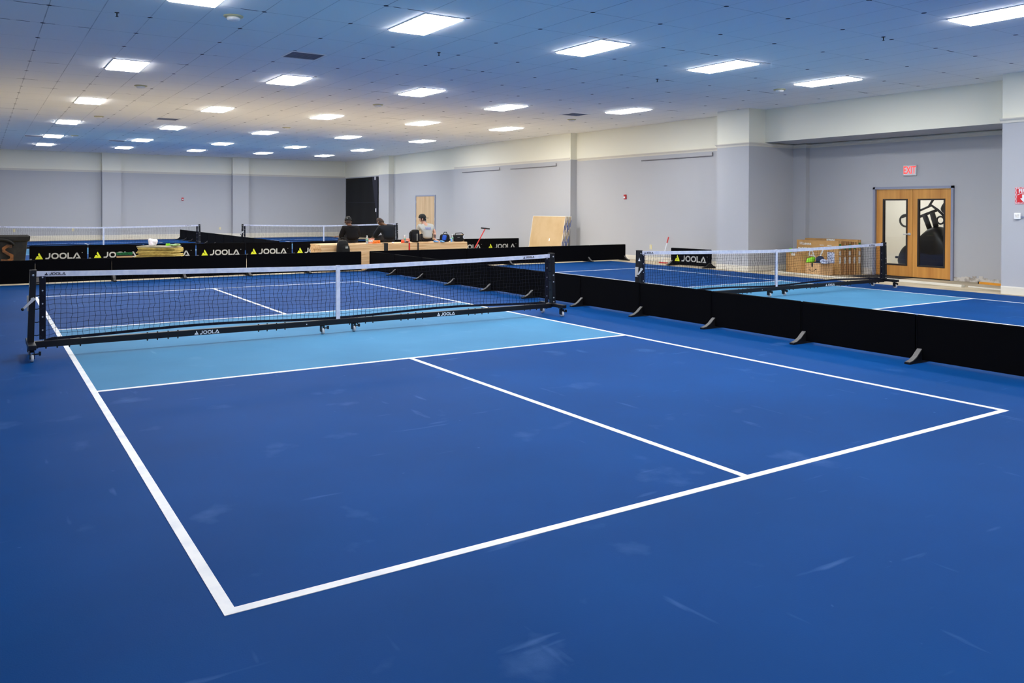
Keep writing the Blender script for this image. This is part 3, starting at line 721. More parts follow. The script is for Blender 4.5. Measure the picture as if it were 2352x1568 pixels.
for i in range(ny+1):
    for k in range(nz_+1):
        f = i/ny; zz = k/nz_; vs_.append((-.06-.005*math.sin(f*21+zz*2)*(1-.6*zz), y0+(y1-y0)*f, .02+(3.235-.02)*zz))
for i in range(ny):
    for k in range(nz_): q = i*(nz_+1)+k; fs.append((q, q+nz_+1, q+nz_+2, q+1))
mb.add(vs_, fs, 'tarp'); o = mb.build('sheet', t, True); sm = o.modifiers.new('thick', 'SOLIDIFY'); sm.thickness = .004
MB().poly([(29.25, 3.235), (30.0, 3.235), (29.62, 1.9), (29.25, .7)], frame((-.086, 0, 0), (0, 1, 0), (0, 0, 1)), -.004, 'tarpfold').build('folded_flap', t)
MB().box(-.088, -.078, 29.6, 33.7, 1.88, 1.91, 'tarpfold').build('seam', t)
MB().box(-.094, -.088, 29.52, 29.66, 3.07, 3.23, 'white').build('tag', t); MB().box(-.094, -.088, 29.42, 29.54, 1.40, 1.58, 'white').build('tag', t)

# ------------------------------------------------------------------ pine lumber stack behind the back row
t0 = None; LX0, LX1, LY0 = 3.36, 7.62, 9.86; bw = .27; nl = 17; hl = .665/nl
rnd = random.Random(5)
pm = MB().box(-2.13, 2.13, -bw/2+.002, bw/2-.002, .0006, hl-.0006, 'pine').build('pine_board', bevel=.005)
layers = []
for k in range(nl):
    for j in range(3):
        o = pm if not layers else pm.copy()
        if layers: C.objects.link(o)
        o.location = ((LX0+LX1)/2+rnd.uniform(-.015, .015), LY0+bw*(j+.5), k*hl)
        if k == nl-1: lb = ['pine board on top of the lumber stack, front edge toward the camera', 'pine board in the middle of the lumber stack top', 'pine board at the far edge of the lumber stack top, under the people'][j]; gr = 'pine boards of the lumber stack'
        elif k >= 12: lb = 'pine board of the lumber stack, %s layer below the top, %s column' % (ordn[nl-2-k], ['front', 'middle', 'rear'][j]); gr = 'pine boards of the lumber stack'
        else: lb = 'pine board low in the lumber stack, hidden behind the black back row barriers'; gr = 'low pine boards of the lumber stack'
        tag(o, lb, 'board', gr); layers.append(o)
LZ = .666
def strap(x, mt, name, label, w_=.05):
    o = MB().box(x-w_/2, x+w_/2, LY0-.008, LY0-.002, .0, LZ+.004, mt).box(x-w_/2, x+w_/2, LY0-.008, LY0+(.24 if w_ > .1 else .08), LZ+.001, LZ+.006, mt).build(name); tag(o, label, 'strap', 'straps over the lumber')
strap(5.13, 'strapblack', 'black_strap', 'wide black strap round the lumber stack', .11)
strap(5.81, 'strapred', 'red_strap', 'red strap hanging over the lumber stack front', .045); strap(6.07, 'strapblack', 'thin_black_strap', 'thin black strap beside the red strap on the lumber', .04)
t = thing('tape_roll', 'pale tape roll standing on the floor in the gap of the back barrier row', 'tape roll', (4.385, 9.62, .075))
MB().lathe([(.045, -.04), (.075, -.04), (.075, .04), (.045, .04)], 'cardl', 24, Matrix.Rotation(PI/2, 4, 'X')).build('roll', t); 

# ------------------------------------------------------------------ things on and by the lumber
def bottle(loc, label):
    t = thing('water_bottle', label, 'bottle', loc, group='water bottles on the lumber')
    MB().lathe([(.028, 0), (.033, .006), (.033, .06), (.031, .07), (.033, .08), (.033, .13), (.025, .165), (.013, .185), (.013, .195)], 'water', 16).build('bottle_body', t, True)
    MB().lathe([(.0335, .075), (.0335, .125)], 'bottlelabel', 16).build('bottle_label', t, True); MB().lathe([(.015, .19), (.015, .212)], 'white', 12).build('bottle_cap', t)
bottle((4.645, 9.98, LZ), 'clear water bottle between the two people in dark tops'); bottle((5.73, 9.98, LZ), 'clear water bottle left of the black backpack'); bottle((7.19, 9.98, LZ), 'clear water bottle between the round black bag and the tool bag')
t = thing('snack_carton', 'orange and white carton behind the orange pack on the lumber', 'carton', (4.80, 10.06, LZ), .1, 'cartons on the lumber'); MB().box(-.075, .075, -.03, .03, 0, .13, 'pack').build('carton_body', t, bevel=.004); MB().box(-.076, .076, -.031, .031, .04, .1, 'paper').build('printed_band', t)
t = thing('snack_carton', 'orange and white carton left of the backpack', 'carton', (5.84, 10.10, LZ), -.1, 'cartons on the lumber'); MB().box(-.085, .085, -.03, .03, 0, .11, 'pack').build('carton_body', t, bevel=.004); MB().box(-.086, .086, -.031, .031, .0, .05, 'paper').build('printed_band', t)
def pouch(loc, sx, label, mt):
    P = MB(); vs_ = []; fs = []; n = 12; m = 6
    for i in range(m+1):
        f = i/m; w_ = sx*(1-.18*f+.05*math.sin(f*9)); th = .035*math.sin(PI*(.12+.8*(1-f)))+.004
        for j in range(n): a = 2*PI*j/n; vs_.append((w_*math.cos(a)*(1 if abs(math.cos(a)) < .9 else 1.04), th*math.sin(a), .085*f))
    for i in range(m):
        for j in range(n): fs.append((i*n+j, i*n+(j+1) % n, (i+1)*n+(j+1) % n, (i+1)*n+j))
    fs += [tuple(range(n))[::-1], tuple(m*n+j for j in range(n))]
    o = tag(P.add(vs_, fs, mt).build('snack_pouch', smooth=True), label, 'snack bag', 'orange snack bags'); o.location = loc
pouch((4.86, 9.94, LZ), .075, 'orange snack bag in front of the orange and white carton', 'orange'); pouch((4.985, 10.0, LZ), .05, 'small orange snack bag beside the charcoal shirted person', 'orange')
pouch((5.66, 9.95, LZ), .05, 'orange red snack bag left of the second water bottle', 'orange2')
o = tag(MB().lathe([(.03, 0), (.035, .012), (.02, .03), (.006, .034)], 'white', 12).build('paper_wad', smooth=True), 'small white crumpled paper on the lumber by the charcoal shirted person', 'paper'); o.location = (5.36, 9.93, LZ)
t = thing('ratchet_buckle', 'orange and black ratchet buckle lying where the red strap starts', 'buckle', (5.80, 10.02, LZ)); MB().box(-.10, .05, -.03, .03, 0, .04, 'bagblack').build('buckle_body', t, bevel=.01); MB().tube([(.04, 0, .03), (.10, 0, .05)], .014, 'orange2', 8).build('handle', t); MB().box(-.13, -.09, -.025, .025, .0, .05, 'orange2').build('release_tab', t, bevel=.008)
def sack(name, P, d, mt, par, sub=2): return blob(name, P, -d/2, d/2, mt, par, sub)
def soft_box(name, hx, hy, hz, mt, par, z0=0, top=.8, sub=2):
    mb = MB(); vs_ = []; fs = []; n = 8
    ring = [(1, .6), (.6, 1), (-.6, 1), (-1, .6), (-1, -.6), (-.6, -1), (.6, -1), (1, -.6)]
    L = [(.86, 0), (1, .12), (1.02, .5), (.96, .8), (top, 1)]
    for k, z in L:
        for x, y in ring: vs_.append((x*hx*k, y*hy*k, z0+z*hz))
    for i in range(len(L)-1):
        for j in range(n): fs.append((i*n+j, i*n+(j+1) % n, (i+1)*n+(j+1) % n, (i+1)*n+j))
    fs += [tuple(range(n))[::-1], tuple((len(L)-1)*n+j for j in range(n))]
    return mb.add(vs_, fs, mt).build(name, par, True, subsurf=sub)
t = thing('backpack', 'black backpack standing before the left end of the lumber', 'backpack', (3.86, 9.685, 0)); soft_box('pack_body', .16, .11, .80, 'bagblack', t)
soft_box('front_pocket', .12, .05, .28, 'bagblack', t, .38).location = (.03, -.10, 0); MB().tube([(-.04, .02, .78), (-.03, .02, .84), (.03, .02, .84), (.04, .02, .78)], .01, 'bagblack', 8).build('grab_loop', t, True)
o = MB().box(-.035, .035, -.004, 0, -.025, .025, 'baggrey').build('patch', t, bevel=.002); o.location = (.045, -.158, .60)
t = thing('backpack', 'black backpack on the lumber leaning on the person in grey', 'backpack', (6.09, 10.08, LZ)); soft_box('pack_body', .125, .09, .36, 'bagblack', t); soft_box('front_pocket', .09, .04, .19, 'bagblack', t, .04).location = (0, -.085, 0)
for x in (-.13, -.10): MB().tube([(x, .02, .30), (x-.035, .01, .24), (x-.04, 0, .12), (x-.01, 0, .03)], .013, 'bagblack', 8).build('shoulder_strap', t, True)
MB().box(-.012, .012, -.128, -.12, .05, .24, 'baggrey').build('zip_pull', t)
t = thing('round_bag', 'round black and blue bag right of the person in grey', 'bag', (6.985, 10.04, LZ)); soft_box('bag_body', .135, .115, .225, 'bagblack', t, 0, .7)
o = soft_box('side_panel', .06, .03, .15, 'bagblue', t, .05); o.location = (-.085, -.092, 0); o.rotation_euler = (0, .15, -.6)
MB().tube([(-.06, -.03, .21), (-.04, -.04, .27), (.03, -.04, .27), (.06, -.03, .21)], .011, 'bagblack', 8).build('handle', t, True)
t = thing('tool_bag', 'black open top tool bag with white mark at the lumber right end', 'tool bag', (7.41, 10.06, LZ)); soft_box('bag_body', .185, .11, .20, 'bagblack', t, 0, .92)
MB().tube([(-.13, -.09, .19), (-.1, -.06, .235), (.09, -.06, .245), (.14, -.09, .19)], .012, 'bagblack', 8).build('handle', t, True)
mb = MB()
for P in stroke([(.026, .03), (.0, .036), (-.024, .02), (-.024, -.02), (.0, -.036), (.026, -.03)], .02): mb.poly(P, frame((.135, -.110, .13), (.92, .3, 0), (0, 0, 1)), .003, 'white')
mb.build('mark', t); MB().box(-.07, .0, -.117, -.112, .115, .125, 'baggrey').build('zip_tag', t)
t = thing('small_carton', 'thin tan carton standing at the right end of the lumber', 'carton', (7.615, 10.16, LZ)); MB().box(-.028, .028, -.05, .05, 0, .2, 'cardl').build('carton_body', t, bevel=.003); MB().box(-.029, .029, -.051, -.04, .14, .18, 'paper').build('label_strip', t)
def gloves(loc, rz, label):
    t = thing('work_glove', label, 'glove', loc, rz, 'light blue gloves'); soft_box('palm', .05, .035, .05, 'glove', t)
    for k in range(4): MB().tube([(-.036+k*.024, -.02, .025), (-.04+k*.026, -.06, .022), (-.042+k*.027, -.085-.008*(k % 3), .012)], [.012, .011, .009], 'glove', 8).build('finger', t, True)
    MB().tube([(.045, 0, .02), (.075, -.02, .02), (.085, -.045, .014)], [.013, .012, .010], 'glove', 8).build('thumb', t, True)
gloves((6.63, 9.94, LZ), .3, 'light blue work glove lying flat in front of the grey tee person'); gloves((6.80, 9.905, LZ+.0), .5, 'light blue work glove nearer the round black bag')
t = thing('spray_can', 'small light blue can beside the round black bag', 'can', (7.125, 9.92, LZ)); MB().lathe([(.022, 0), (.024, .004), (.024, .07), (.014, .085)], 'glove', 14).build('can_body', t, True); MB().lathe([(.012, .084), (.012, .105)], 'white', 10).build('can_cap', t)
t = thing('red_pole', 'red pole with black crossbar leaning behind the lettered barrier', 'tool', (8.6, 10.95, 0)); a, b = Vector((-.36, 0, .012)), Vector((.27, .02, 1.0))
MB().tube([a, b], .016, 'redpole', 10).build('shaft', t); dv = Vector((.98, 0, -.10)); MB().tube([b-dv*.15, b+dv*.15], .02, 'rubber', 10).build('crossbar', t); MB().box(-.42, -.28, -.03, .03, 0, .03, 'redpole').build('foot_plate', t)

# ------------------------------------------------------------------ people
def skin_mesh(name, nodes, edges, mts, par, levels=2, matfn=None):
    # nodes: list of (x,y,z,rx,ry); grows one continuous skin over the joints
    me = bpy.data.meshes.new(name); me.from_pydata([n[:3] for n in nodes], edges, []); o = bpy.data.objects.new(name, me); C.objects.link(o)
    sk = o.modifiers.new('skin', 'SKIN'); sk.use_smooth_shade = True
    for i, n in enumerate(nodes): me.skin_vertices[0].data[i].radius = (n[3], n[4] if len(n) > 4 else n[3])
    me.skin_vertices[0].data[0].use_root = True
    ss = o.modifiers.new('sub', 'SUBSURF'); ss.levels = ss.render_levels = levels
    dg = bpy.context.evaluated_depsgraph_get(); me2 = bpy.data.meshes.new_from_object(o.evaluated_get(dg)); bpy.data.objects.remove(o)
    me2.materials.clear()
    for m_ in mts: me2.materials.append(MT[m_])
    for p in me2.polygons:
        p.use_smooth = True; p.material_index = matfn(p.center) if matfn else 0
    o = bpy.data.objects.new(name, me2); C.objects.link(o); o.parent = par
    return o
def person(label, loc, P, skin, top_mt, topname, sleeve, head_turn, head_tilt, cover):
    # P: joint positions in local space, +y is the way the body faces
    t = thing('person', label, 'person', loc)
    V = {k: Vector(v) for k, v in P.items()}
    N = []; E = []; idx = {}
    def nd(k, p, r, r2=None): idx[k] = len(N); N.append((*p, r, r2 or r)); return idx[k]
    nd('pelvis', V['pelvis'], .11, .09); nd('spine', V['spine'], .105, .08); nd('chest', V['chest'], .12, .085); nd('neckb', V['neck'], .062); 
    up_ = (V['head']-V['neck']).normalized(); nd('neckt', V['neck']+up_*.07, .05); nd('head0', V['head']-up_*.03, .072, .078); nd('head1', V['head']+up_*.045, .078, .09); nd('head2', V['head']+up_*.10, .052, .06)
    E += [(0, 1), (1, 2), (2, 3), (3, 4), (4, 5), (5, 6), (6, 7)]
    for s in 'LR':
        kk = .72 if sleeve == 'long' else 1; a = nd('sh'+s, V['sh'+s], .062*kk); e_ = nd('el'+s, V['el'+s], .042*kk); m_ = nd('fa'+s, V['el'+s].lerp(V['wr'+s], .45), .038*kk); w_ = nd('wr'+s, V['wr'+s], .026, .022)
        hd = (V['wr'+s]-V['el'+s]).normalized(); hd = (hd+Vector(P.get('hd'+s, (0, 0, 0)))).normalized(); sd = hd.cross(Vector((0, 0, 1)))
        if sd.length < .2: sd = Vector((1, 0, 0))
        sd.normalize(); pm_ = nd('pm'+s, V['wr'+s]+hd*.055, .034, .018); E += [(2, a), (a, e_), (e_, m_), (m_, w_), (w_, pm_)]
        dn = hd.cross(sd).normalized(); dn = dn if dn.z < 0 else -dn
        sg = 1 if s == 'R' else -1
        for q, ln in enumerate((.068, .078, .072, .055)):
            b0 = V['wr'+s]+hd*.322+sd*((q-1.5)*.021); f1 = nd('f%d'%q+s, b0, .0095); f2 = nd('g%d'%q+s, b0+hd*ln*.5+dn*.006, .0088); f3 = nd('h%d'%q+s, b0+hd*ln*.9+dn*.026, .0072); E += [(pm_, f1), (f1, f2), (f2, f3)]
        b0 = V['wr'+s]+hd*.045-sd*sg*.034; f1 = nd('t1'+s, b0, .012); f2 = nd('t2'+s, b0+hd*.035-sd*sg*.018+dn*.008, .0095); E += [(pm_, f1), (f1, f2)]
        h = nd('hip'+s, V['hip'+s], .088); k = nd('kn'+s, V['kn'+s], .058); cf = nd('cf'+s, V['kn'+s].lerp(V['an'+s], .35)+Vector((0, -.015, 0)), .054); an = nd('an'+s, V['an'+s], .036); to = nd('to'+s, V['an'+s]+Vector((0, .15, -.045)), .035, .028)
        E += [(0, h), (h, k), (k, cf), (cf, an), (an, to)]
    body = skin_mesh('body', N, E, [skin], t)
    # face and ears, turned with the head
    H = Matrix.Translation(V['head']+up_*.02) @ Matrix.Rotation(head_turn, 4, 'Z') @ Matrix.Rotation(head_tilt, 4, 'X')
    def at(m): m.transform(H)
    def put(mb, nm, par=body, sm=True, sub=0):
        mb.v = [tuple(H @ Vector(v)) for v in mb.v]; return mb.build(nm, par, sm, subsurf=sub)
    put(MB().add([(-.014, .082, -.012), (.014, .082, -.012), (0, .09, .03), (0, .112, -.008), (-.010, .085, -.018), (.010, .085, -.018)], [(0, 3, 2), (3, 1, 2), (0, 4, 3), (4, 5, 3), (5, 1, 3)], skin), 'nose', sub=1)
    put(MB().lathe([(.002, -.004), (.024, 0), (.02, .004), (.002, .006)], 'skin', 12, Matrix.Translation((0, .083, -.045)) @ Matrix.Diagonal((1, .5, 1.2, 1))), 'mouth')
    for s in (-1, 1):
        put(MB().lathe([(.004, -.010), (.011, -.004), (.011, .004), (.004, .010)], 'white', 10, Matrix.Translation((s*.031, .079, .022))), 'eye')
        put(MB().tube([(s*.018, .09, .042), (s*.045, .083, .043)], .005, 'hair', 6), 'eyebrow')
        put(MB().lathe([(.006, -.032), (.014, -.012), (.016, .014), (.008, .03)], skin, 10, Matrix.Translation((s*.083, -.005, 0)) @ Matrix.Rotation(s*.25, 4, 'Z') @ Matrix.Diagonal((.55, 1.1, 1, 1))), 'ear')
    hm, capstyle = cover
    # hair shell
    vs_ = []; fs = []; n = 20; m = 8
    for i in range(m+1):
        for j in range(n):
            a = 2*PI*j/n; lo = -.055 if math.sin(a) < .35 else .045; th = i/m*PI/2
            r = math.cos(th); z = lo*(1-i/m)+.118*math.sin(th) if i else lo
            vs_.append((.086*r*math.cos(a), .098*r*math.sin(a)-.008, z+.018))
    for i in range(m):
        for j in range(n): fs.append((i*n+j, i*n+(j+1) % n, (i+1)*n+(j+1) % n, (i+1)*n+j))
    put(MB().add(vs_, fs, hm), 'hair')
    if capstyle is not None:
        vs_ = []; fs = []
        for i in range(m+1):
            th = i/m*PI/2
            for j in range(n): a = 2*PI*j/n; r = math.cos(th)**.8; vs_.append((.094*r*math.cos(a), .108*r*math.sin(a)-.006, .045+.112*math.sin(th)))
        for i in range(m):
            for j in range(n): fs.append((i*n+j, i*n+(j+1) % n, (i+1)*n+(j+1) % n, (i+1)*n+j))
        cp = put(MB().add(vs_, fs, 'cap'), 'cap')
        br = []; K = 9; dirn = capstyle
        for d_ in (0, .006):
            for k in range(K): a = -1.0+2.0*k/(K-1)+PI/2*dirn; br.append((.09*math.cos(a), .104*math.sin(a)-.006, .05-d_))
            for k in range(K): a = -.75+1.5*k/(K-1)+PI/2*dirn; br.append((.155*math.cos(a), .185*math.sin(a)-.006, .032-d_))
        fs = []
        for k in range(K-1): fs += [(k, k+1, K+k+1, K+k), (2*K+k, 3*K+k, 3*K+k+1, 2*K+k+1), (K+k, K+k+1, 3*K+k+1, 3*K+k)]
        fs += [(0, K, 3*K, 2*K), (K-1, 3*K-1, 4*K-1, 2*K-1)]
        put(MB().add(br, fs, 'cap'), 'cap_brim', cp)
        put(MB().lathe([(.003, 0), (.012, .002), (.012, .005), (.003, .006)], 'white' if dirn > 0 else 'baggrey', 10, Matrix.Translation((-.02, -.108, .085)) @ Matrix.Rotation(PI/2, 4, 'X')), 'cap_badge', cp)
    # clothing shells grown over the same joints
    c = 1.13; TN = []; TE = []
    tn = lambda p, r, r2=None: (TN.append((*p, r, r2 or r)), len(TN)-1)[1]
    k_ = 1.0 if sleeve == 'short' else 1.16
    a0 = tn(V['pelvis']+Vector((0, -.02, -.075)), .165*k_, .14); am = tn(V['pelvis']+Vector((0, -.015, .03)), .168*k_, .135); a1 = tn(V['spine'], .165*k_, .125); a2 = tn(V['chest'], .18*k_, .13); a3 = tn(V['neck']+Vector((0, -.005, -.02)), .088, .078); TE += [(a0, am), (am, a1), (a1, a2), (a2, a3)]
    for s in 'LR':
        b0 = tn(V['sh'+s], .088*k_); 
        if sleeve == 'long':
            b1 = tn(V['el'+s], .072); b2 = tn(V['el'+s].lerp(V['wr'+s], .5), .06); b3 = tn(V['wr'+s], .042); TE += [(a2, b0), (b0, b1), (b1, b2), (b2, b3)]
        else:
            b1 = tn(V['sh'+s].lerp(V['el'+s], .62), .072); TE += [(a2, b0), (b0, b1)]
    top_ = skin_mesh(topname, TN, TE, [top_mt], t)
    if topname == 'hoodie':
        o = soft_box('hood', .12, .07, .13, top_mt, t, -.04, .5); o.location = V['neck']+Vector((0, -.095, -.08)); o.rotation_euler = (-.25, 0, 0)
    PN = []; PE = []
    pn = lambda p, r, r2=None: (PN.append((*p, r, r2 or r)), len(PN)-1)[1]
    a0 = pn(V['pelvis'], .13, .105)
    for s in 'LR':
        h = pn(V['hip'+s], .105); m_ = pn(V['hip'+s].lerp(V['kn'+s], .5), .092); k = pn(V['kn'+s], .076); cf = pn(V['kn'+s].lerp(V['an'+s], .5), .068); an = pn(V['an'+s]+Vector((0, 0, .03)), .058); PE += [(a0, h), (h, m_), (m_, k), (k, cf), (cf, an)]
    skin_mesh('trousers', PN, PE, ['jeans'], t)
    for s in 'LR':
        A = V['an'+s]; sh = MB(); L = [(-.065, .036, .07), (-.02, .042, .085), (.06, .045, .055), (.14, .047, .04), (.19, .036, .028), (.205, .02, .018)]
        vs_ = []; fs = []; n = 10
        for y, wd, h in L:
            for j in range(n): a = 2*PI*j/n; vs_.append((A.x+wd*math.cos(a), A.y+y, A.z-.045+h*.5+h*.5*math.sin(a)))
        for i in range(len(L)-1):
            for j in range(n): fs.append((i*n+j, i*n+(j+1) % n, (i+1)*n+(j+1) % n, (i+1)*n+j))
        fs += [tuple(range(n)), tuple((len(L)-1)*n+j for j in range(n))]
        so = sh.add(vs_, fs, 'shoe').build('shoe', t, True)
        MB().box(A.x-.045, A.x+.045, A.y-.065, A.y+.19, A.z-.058, A.z-.04, 'sole').build('shoe_sole', so, bevel=.008)
    return t, V, body, top_
SZ = LZ+.012   # seat height: the lumber top; feet reach the floor beyond the stack
def pose(**k):
    d = dict(pelvis=(0, 0, .135), spine=(0, .0, .25), chest=(0, .06, .39), neck=(0, .12, .50), head=(0, .16, .615), shL=(-.17, .10, .435), shR=(.17, .10, .435),
             hipL=(-.09, .05, .115), hipR=(.09, .05, .115), knL=(-.14, .46, .085), knR=(.14, .46, .085), anL=(-.14, .50, -.62+.02), anR=(.14, .50, -.62+.02))
    d.update(k); return d
pY = 10.42
# person in the black hoodie, head down over something held in the lap
person('person in black hoodie and dark cap sitting on the lumber, seen from behind', (4.40, pY, SZ), pose(spine=(0, .0, .22), chest=(0, .07, .34), neck=(0, .13, .435), head=(-.02, .19, .525), shL=(-.17, .10, .37), shR=(.17, .10, .37),
        elL=(-.245, .15, .15), wrL=(-.10, .36, .15), elR=(.245, .15, .15), wrR=(.06, .36, .15), hdL=(.8, .2, 0), hdR=(-.8, .2, 0)), 'skin2', 'hoodie', 'hoodie', 'long', -.42, -.25, ('hairshort', 1))
# person in charcoal, bent forward to the left
person('person in charcoal shirt with short hair bent over, sitting on the lumber', (5.46, pY, SZ), pose(spine=(0, .02, .24), chest=(-.03, .09, .36), neck=(-.07, .15, .445), head=(-.13, .22, .52), shL=(-.20, .12, .365), shR=(.145, .12, .39),
        elL=(-.27, .28, .17), wrL=(-.22, .46, .14), elR=(.22, .20, .17), wrR=(.02, .44, .14), hdL=(-.2, .3, -.2), hdR=(-.8, .2, -.2)), 'skin3', 'shirtdark', 'shirt', 'long', .45, -.5, ('hairshort', None))
# person in the grey tee, leaning on the right hand and looking left
t, V, body, tee = person('person in grey tee and backward black cap propped on one arm, sitting on the lumber', (6.585, pY-.06, SZ), pose(spine=(.01, -.02, .24), chest=(0, .02, .38), neck=(-.05, .06, .49), head=(-.09, .08, .59), shL=(-.20, .04, .41), shR=(.17, .03, .40),
        elL=(-.24, .20, .22), wrL=(-.14, .40, .16), elR=(.255, .0, .24), wrR=(.195, -.10, .045), hdL=(.6, .3, -.1), hdR=(.1, -.9, .75)), 'skin', 'tee', 'tee_shirt', 'short', 1.15, -.05, ('hair', -1))
mb = MB(); rr = random.Random(2)
for k in range(7):
    x = -.10+k*.026; mb.poly([(x, -.02+rr.uniform(-.004, .004)), (x+.019, -.018), (x+.016, .022+rr.uniform(-.006, .004)), (x+.003, .018)], frame((-.005, -.122, .375), (1, -.02, 0), (.0, .12, 1)), .002, 'printblue')
mb.poly([(-.08, -.045), (.07, -.045), (.07, -.03), (-.08, -.03)], frame((-.005, -.122, .375), (1, -.02, 0), (.0, .12, 1)), .002, 'printblue')
mb.build('back_print', tee)
mb = MB().tube([V['elR'].lerp(V['wrR'], .35), V['elR'].lerp(V['wrR'], .8)], [.0405, .033], 'tattoo', 12, False); mb.build('forearm_tattoo', body, True)

# ------------------------------------------------------------------ left of the lumber: bin, broom, board pile
t = thing('waste_bin', 'large dark bin with orange painted squiggle at the left edge', 'bin', (-3.55, 11.2, 0))
def tub(x0, x1, y0, y1, z0, z1, tp): return [(x0*tp, y0*tp, z0), (x1*tp, y0*tp, z0), (x1*tp, y1*tp, z0), (x0*tp, y1*tp, z0)]
mb = MB(); R = lambda hx, hy, z: [(-hx, -hy, z), (hx, -hy, z), (hx, hy, z), (-hx, hy, z)]
rings = [R(.50, .36, .06), R(.575, .42, .84), R(.615, .46, .845), R(.63, .475, .955), R(.60, .445, .96), R(.56, .40, .90), R(.49, .34, .12)]
vs_ = [v for r_ in rings for v in r_]; fs = [(4*i+j, 4*i+(j+1) % 4, 4*i+4+(j+1) % 4, 4*i+4+j) for i in range(len(rings)-1) for j in range(4)]+[(0, 1, 2, 3), (24, 25, 26, 27)]
mb.add(vs_, fs, 'bin').build('tub', t, bevel=.02)
mb = MB(); A = [(-.24+.0, 0)]
pts = [(.02+.30*math.cos(a), -.46-.012*math.sin(a), .76+.135*math.sin(a)) for a in [PI*k/14 for k in range(15)]]; mb.tube(pts, .028, 'bin', 10); mb.build('front_handle', t, True)
mb = MB()
for sx_ in (-.42, .42):
    for sy_ in (-.3, .3): MB().lathe([(.05, -.02), (.05, .02)], 'rubber', 14, Matrix.Translation((sx_, sy_, .05)) @ Matrix.Rotation(PI/2, 4, 'Y')).build('wheel', t)
mb = MB(); S = [(.20, .74), (.12, .75), (.05, .70), (.05, .64), (.13, .58), (.20, .54), (.20, .46), (.11, .42), (.0, .44)]
for P in stroke(S, .06): mb.poly(P, frame((.08, -.412, 0), (1, 0, 0), (0, -.096, 1)), .003, 'orangepaint')
mb.build('painted_squiggle', t)
t = thing('push_broom', 'push broom head with green bristles standing up behind the back row', 'broom', (-1.18, 9.72, 0))
MB().box(-.16, .16, -.03, .03, .485, .52, 'cardl').build('broom_block', t, bevel=.006)
MB().box(-.15, .15, -.028, .028, .52, .545, 'rubber').build('bristle_base', t)
mb = MB()
for k in range(36):
    for q in range(3): x = -.15+k*.3/35; mb.tube([(x, -.018+q*.018, .545), (x*1.07+rnd.uniform(-.004, .004), -.03+q*.03, .60+rnd.uniform(-.008, .006))], .0055, 'bristle', 4)
o = mb.build('bristles', t); o['kind'] = 'stuff'
MB().tube([(0, .0, .0), (0, 0, .49)], .012, 'cardl', 8).build('broom_handle', t)
# yellow boards
rnd = random.Random(11); nb = 16; pm = None
for k in range(nb):
    hx, hy = rnd.uniform(.48, .53), rnd.uniform(.22, .25); z = k*.038
    mt = 'plygrey' if k == nb-1 else 'ply'
    o = MB().box(-hx, hx, -hy, hy, 0, rnd.uniform(.030, .0365), mt).build('yellow_board', bevel=.006); o.location = (.02+rnd.uniform(-.05, .05), 12.5+rnd.uniform(-.03, .03), z); o.rotation_euler = (0, 0, rnd.uniform(-.06, .06)-.72)
    lb = 'greyish board on top of the yellow board pile' if k == nb-1 else ('yellow board of the pile behind the back row, %s from the top' % ordn[nb-1-k-1+1] if k >= nb-8 else 'yellow board low in the pile, hidden behind the black back row')
    tag(o, lb, 'board', 'yellow boards in the pile' if k >= nb-8 else 'low yellow boards in the pile')
ZP = nb*.038
def crumple(name, n, r, sq, mt, seed, label, cat, loc):
    bm = bmesh.new(); bmesh.ops.create_icosphere(bm, subdivisions=3, radius=1); rr = random.Random(seed)
    dirs = [(Vector((rr.uniform(-1, 1), rr.uniform(-1, 1), rr.uniform(-1, 1))).normalized(), rr.uniform(-.45, .7)) for _ in range(n)]
    for v in bm.verts:
        d = v.co.normalized(); k = 1+sum(a*max(0, d.dot(q))**6 for q, a in dirs); v.co = Vector((d.x*k*r, d.y*k*r*.8, max(0, d.z*k+.8)*r*sq))
    me = bpy.data.meshes.new(name); bm.to_mesh(me); bm.free(); me.materials.append(MT[mt])
    for p in me.polygons: p.use_smooth = True
    o = bpy.data.objects.new(name, me); C.objects.link(o); o.location = loc; return tag(o, label, cat)
crumple('plastic_bag', 16, .095, .95, 'bag', 4, 'crumpled white plastic bag on the yellow board pile', 'plastic bag', (-.12, 12.62, ZP))
crumple('plastic_wrap', 16, .10, .35, 'wrap', 9, 'greenish clear wrap on the right end of the board pile', 'plastic wrap', (.34, 12.16, ZP))
t = thing('green_box', 'small lime green box on the yellow board pile', 'box', (.20, 12.42, ZP)); MB().box(-.05, .05, -.03, .03, 0, .055, 'limeg').build('box_body', t, bevel=.005); MB().box(-.051, .051, -.01, .01, .02, .056, 'green').build('band', t)

# ------------------------------------------------------------------ leaning drywall by the right wall
def sheet(k):
    o = MB().box(0, .0155, -.98, .98, 0, 1.36, 'gyp').box(-.0012, .0005, -.96, .96, .015, 1.345, 'tan').build('drywall_sheet')
    o.location = (12.70+k*.046, 13.34-(k % 3)*.012, 0); o.rotation_euler = (0, math.atan2(.22, 1.34), 0)
    return o
names = ['front tan drywall sheet leaning on the right wall', 'second drywall sheet of the leaning stack', 'third drywall sheet of the leaning stack', 'fourth drywall sheet of the leaning stack', 'fifth drywall sheet of the leaning stack', 'rear drywall sheet of the leaning stack']
for k in range(6):
    o = tag(sheet(k), names[k], 'drywall sheet', 'leaning drywall sheets')
    for q in range(2): MB().box(-.001, .0165, -.984, -.978, .25+q*.55+.09*(k % 3), .25+q*.55+.09*(k % 3)+.24, 'bluetape').build('edge_tape', o)
o = tag(MB().poly([(-.035, -.05), (.03, -.045), (.035, .04), (.0, .055), (-.03, .03)], frame((0, 0, 0), (0, -1, 0), (.18, 0, 1)), .004, 'white').build('paper_scrap'), 'white torn paper scrap stuck on the front drywall sheet', 'paper'); o.location = (12.785, 13.12, .52)

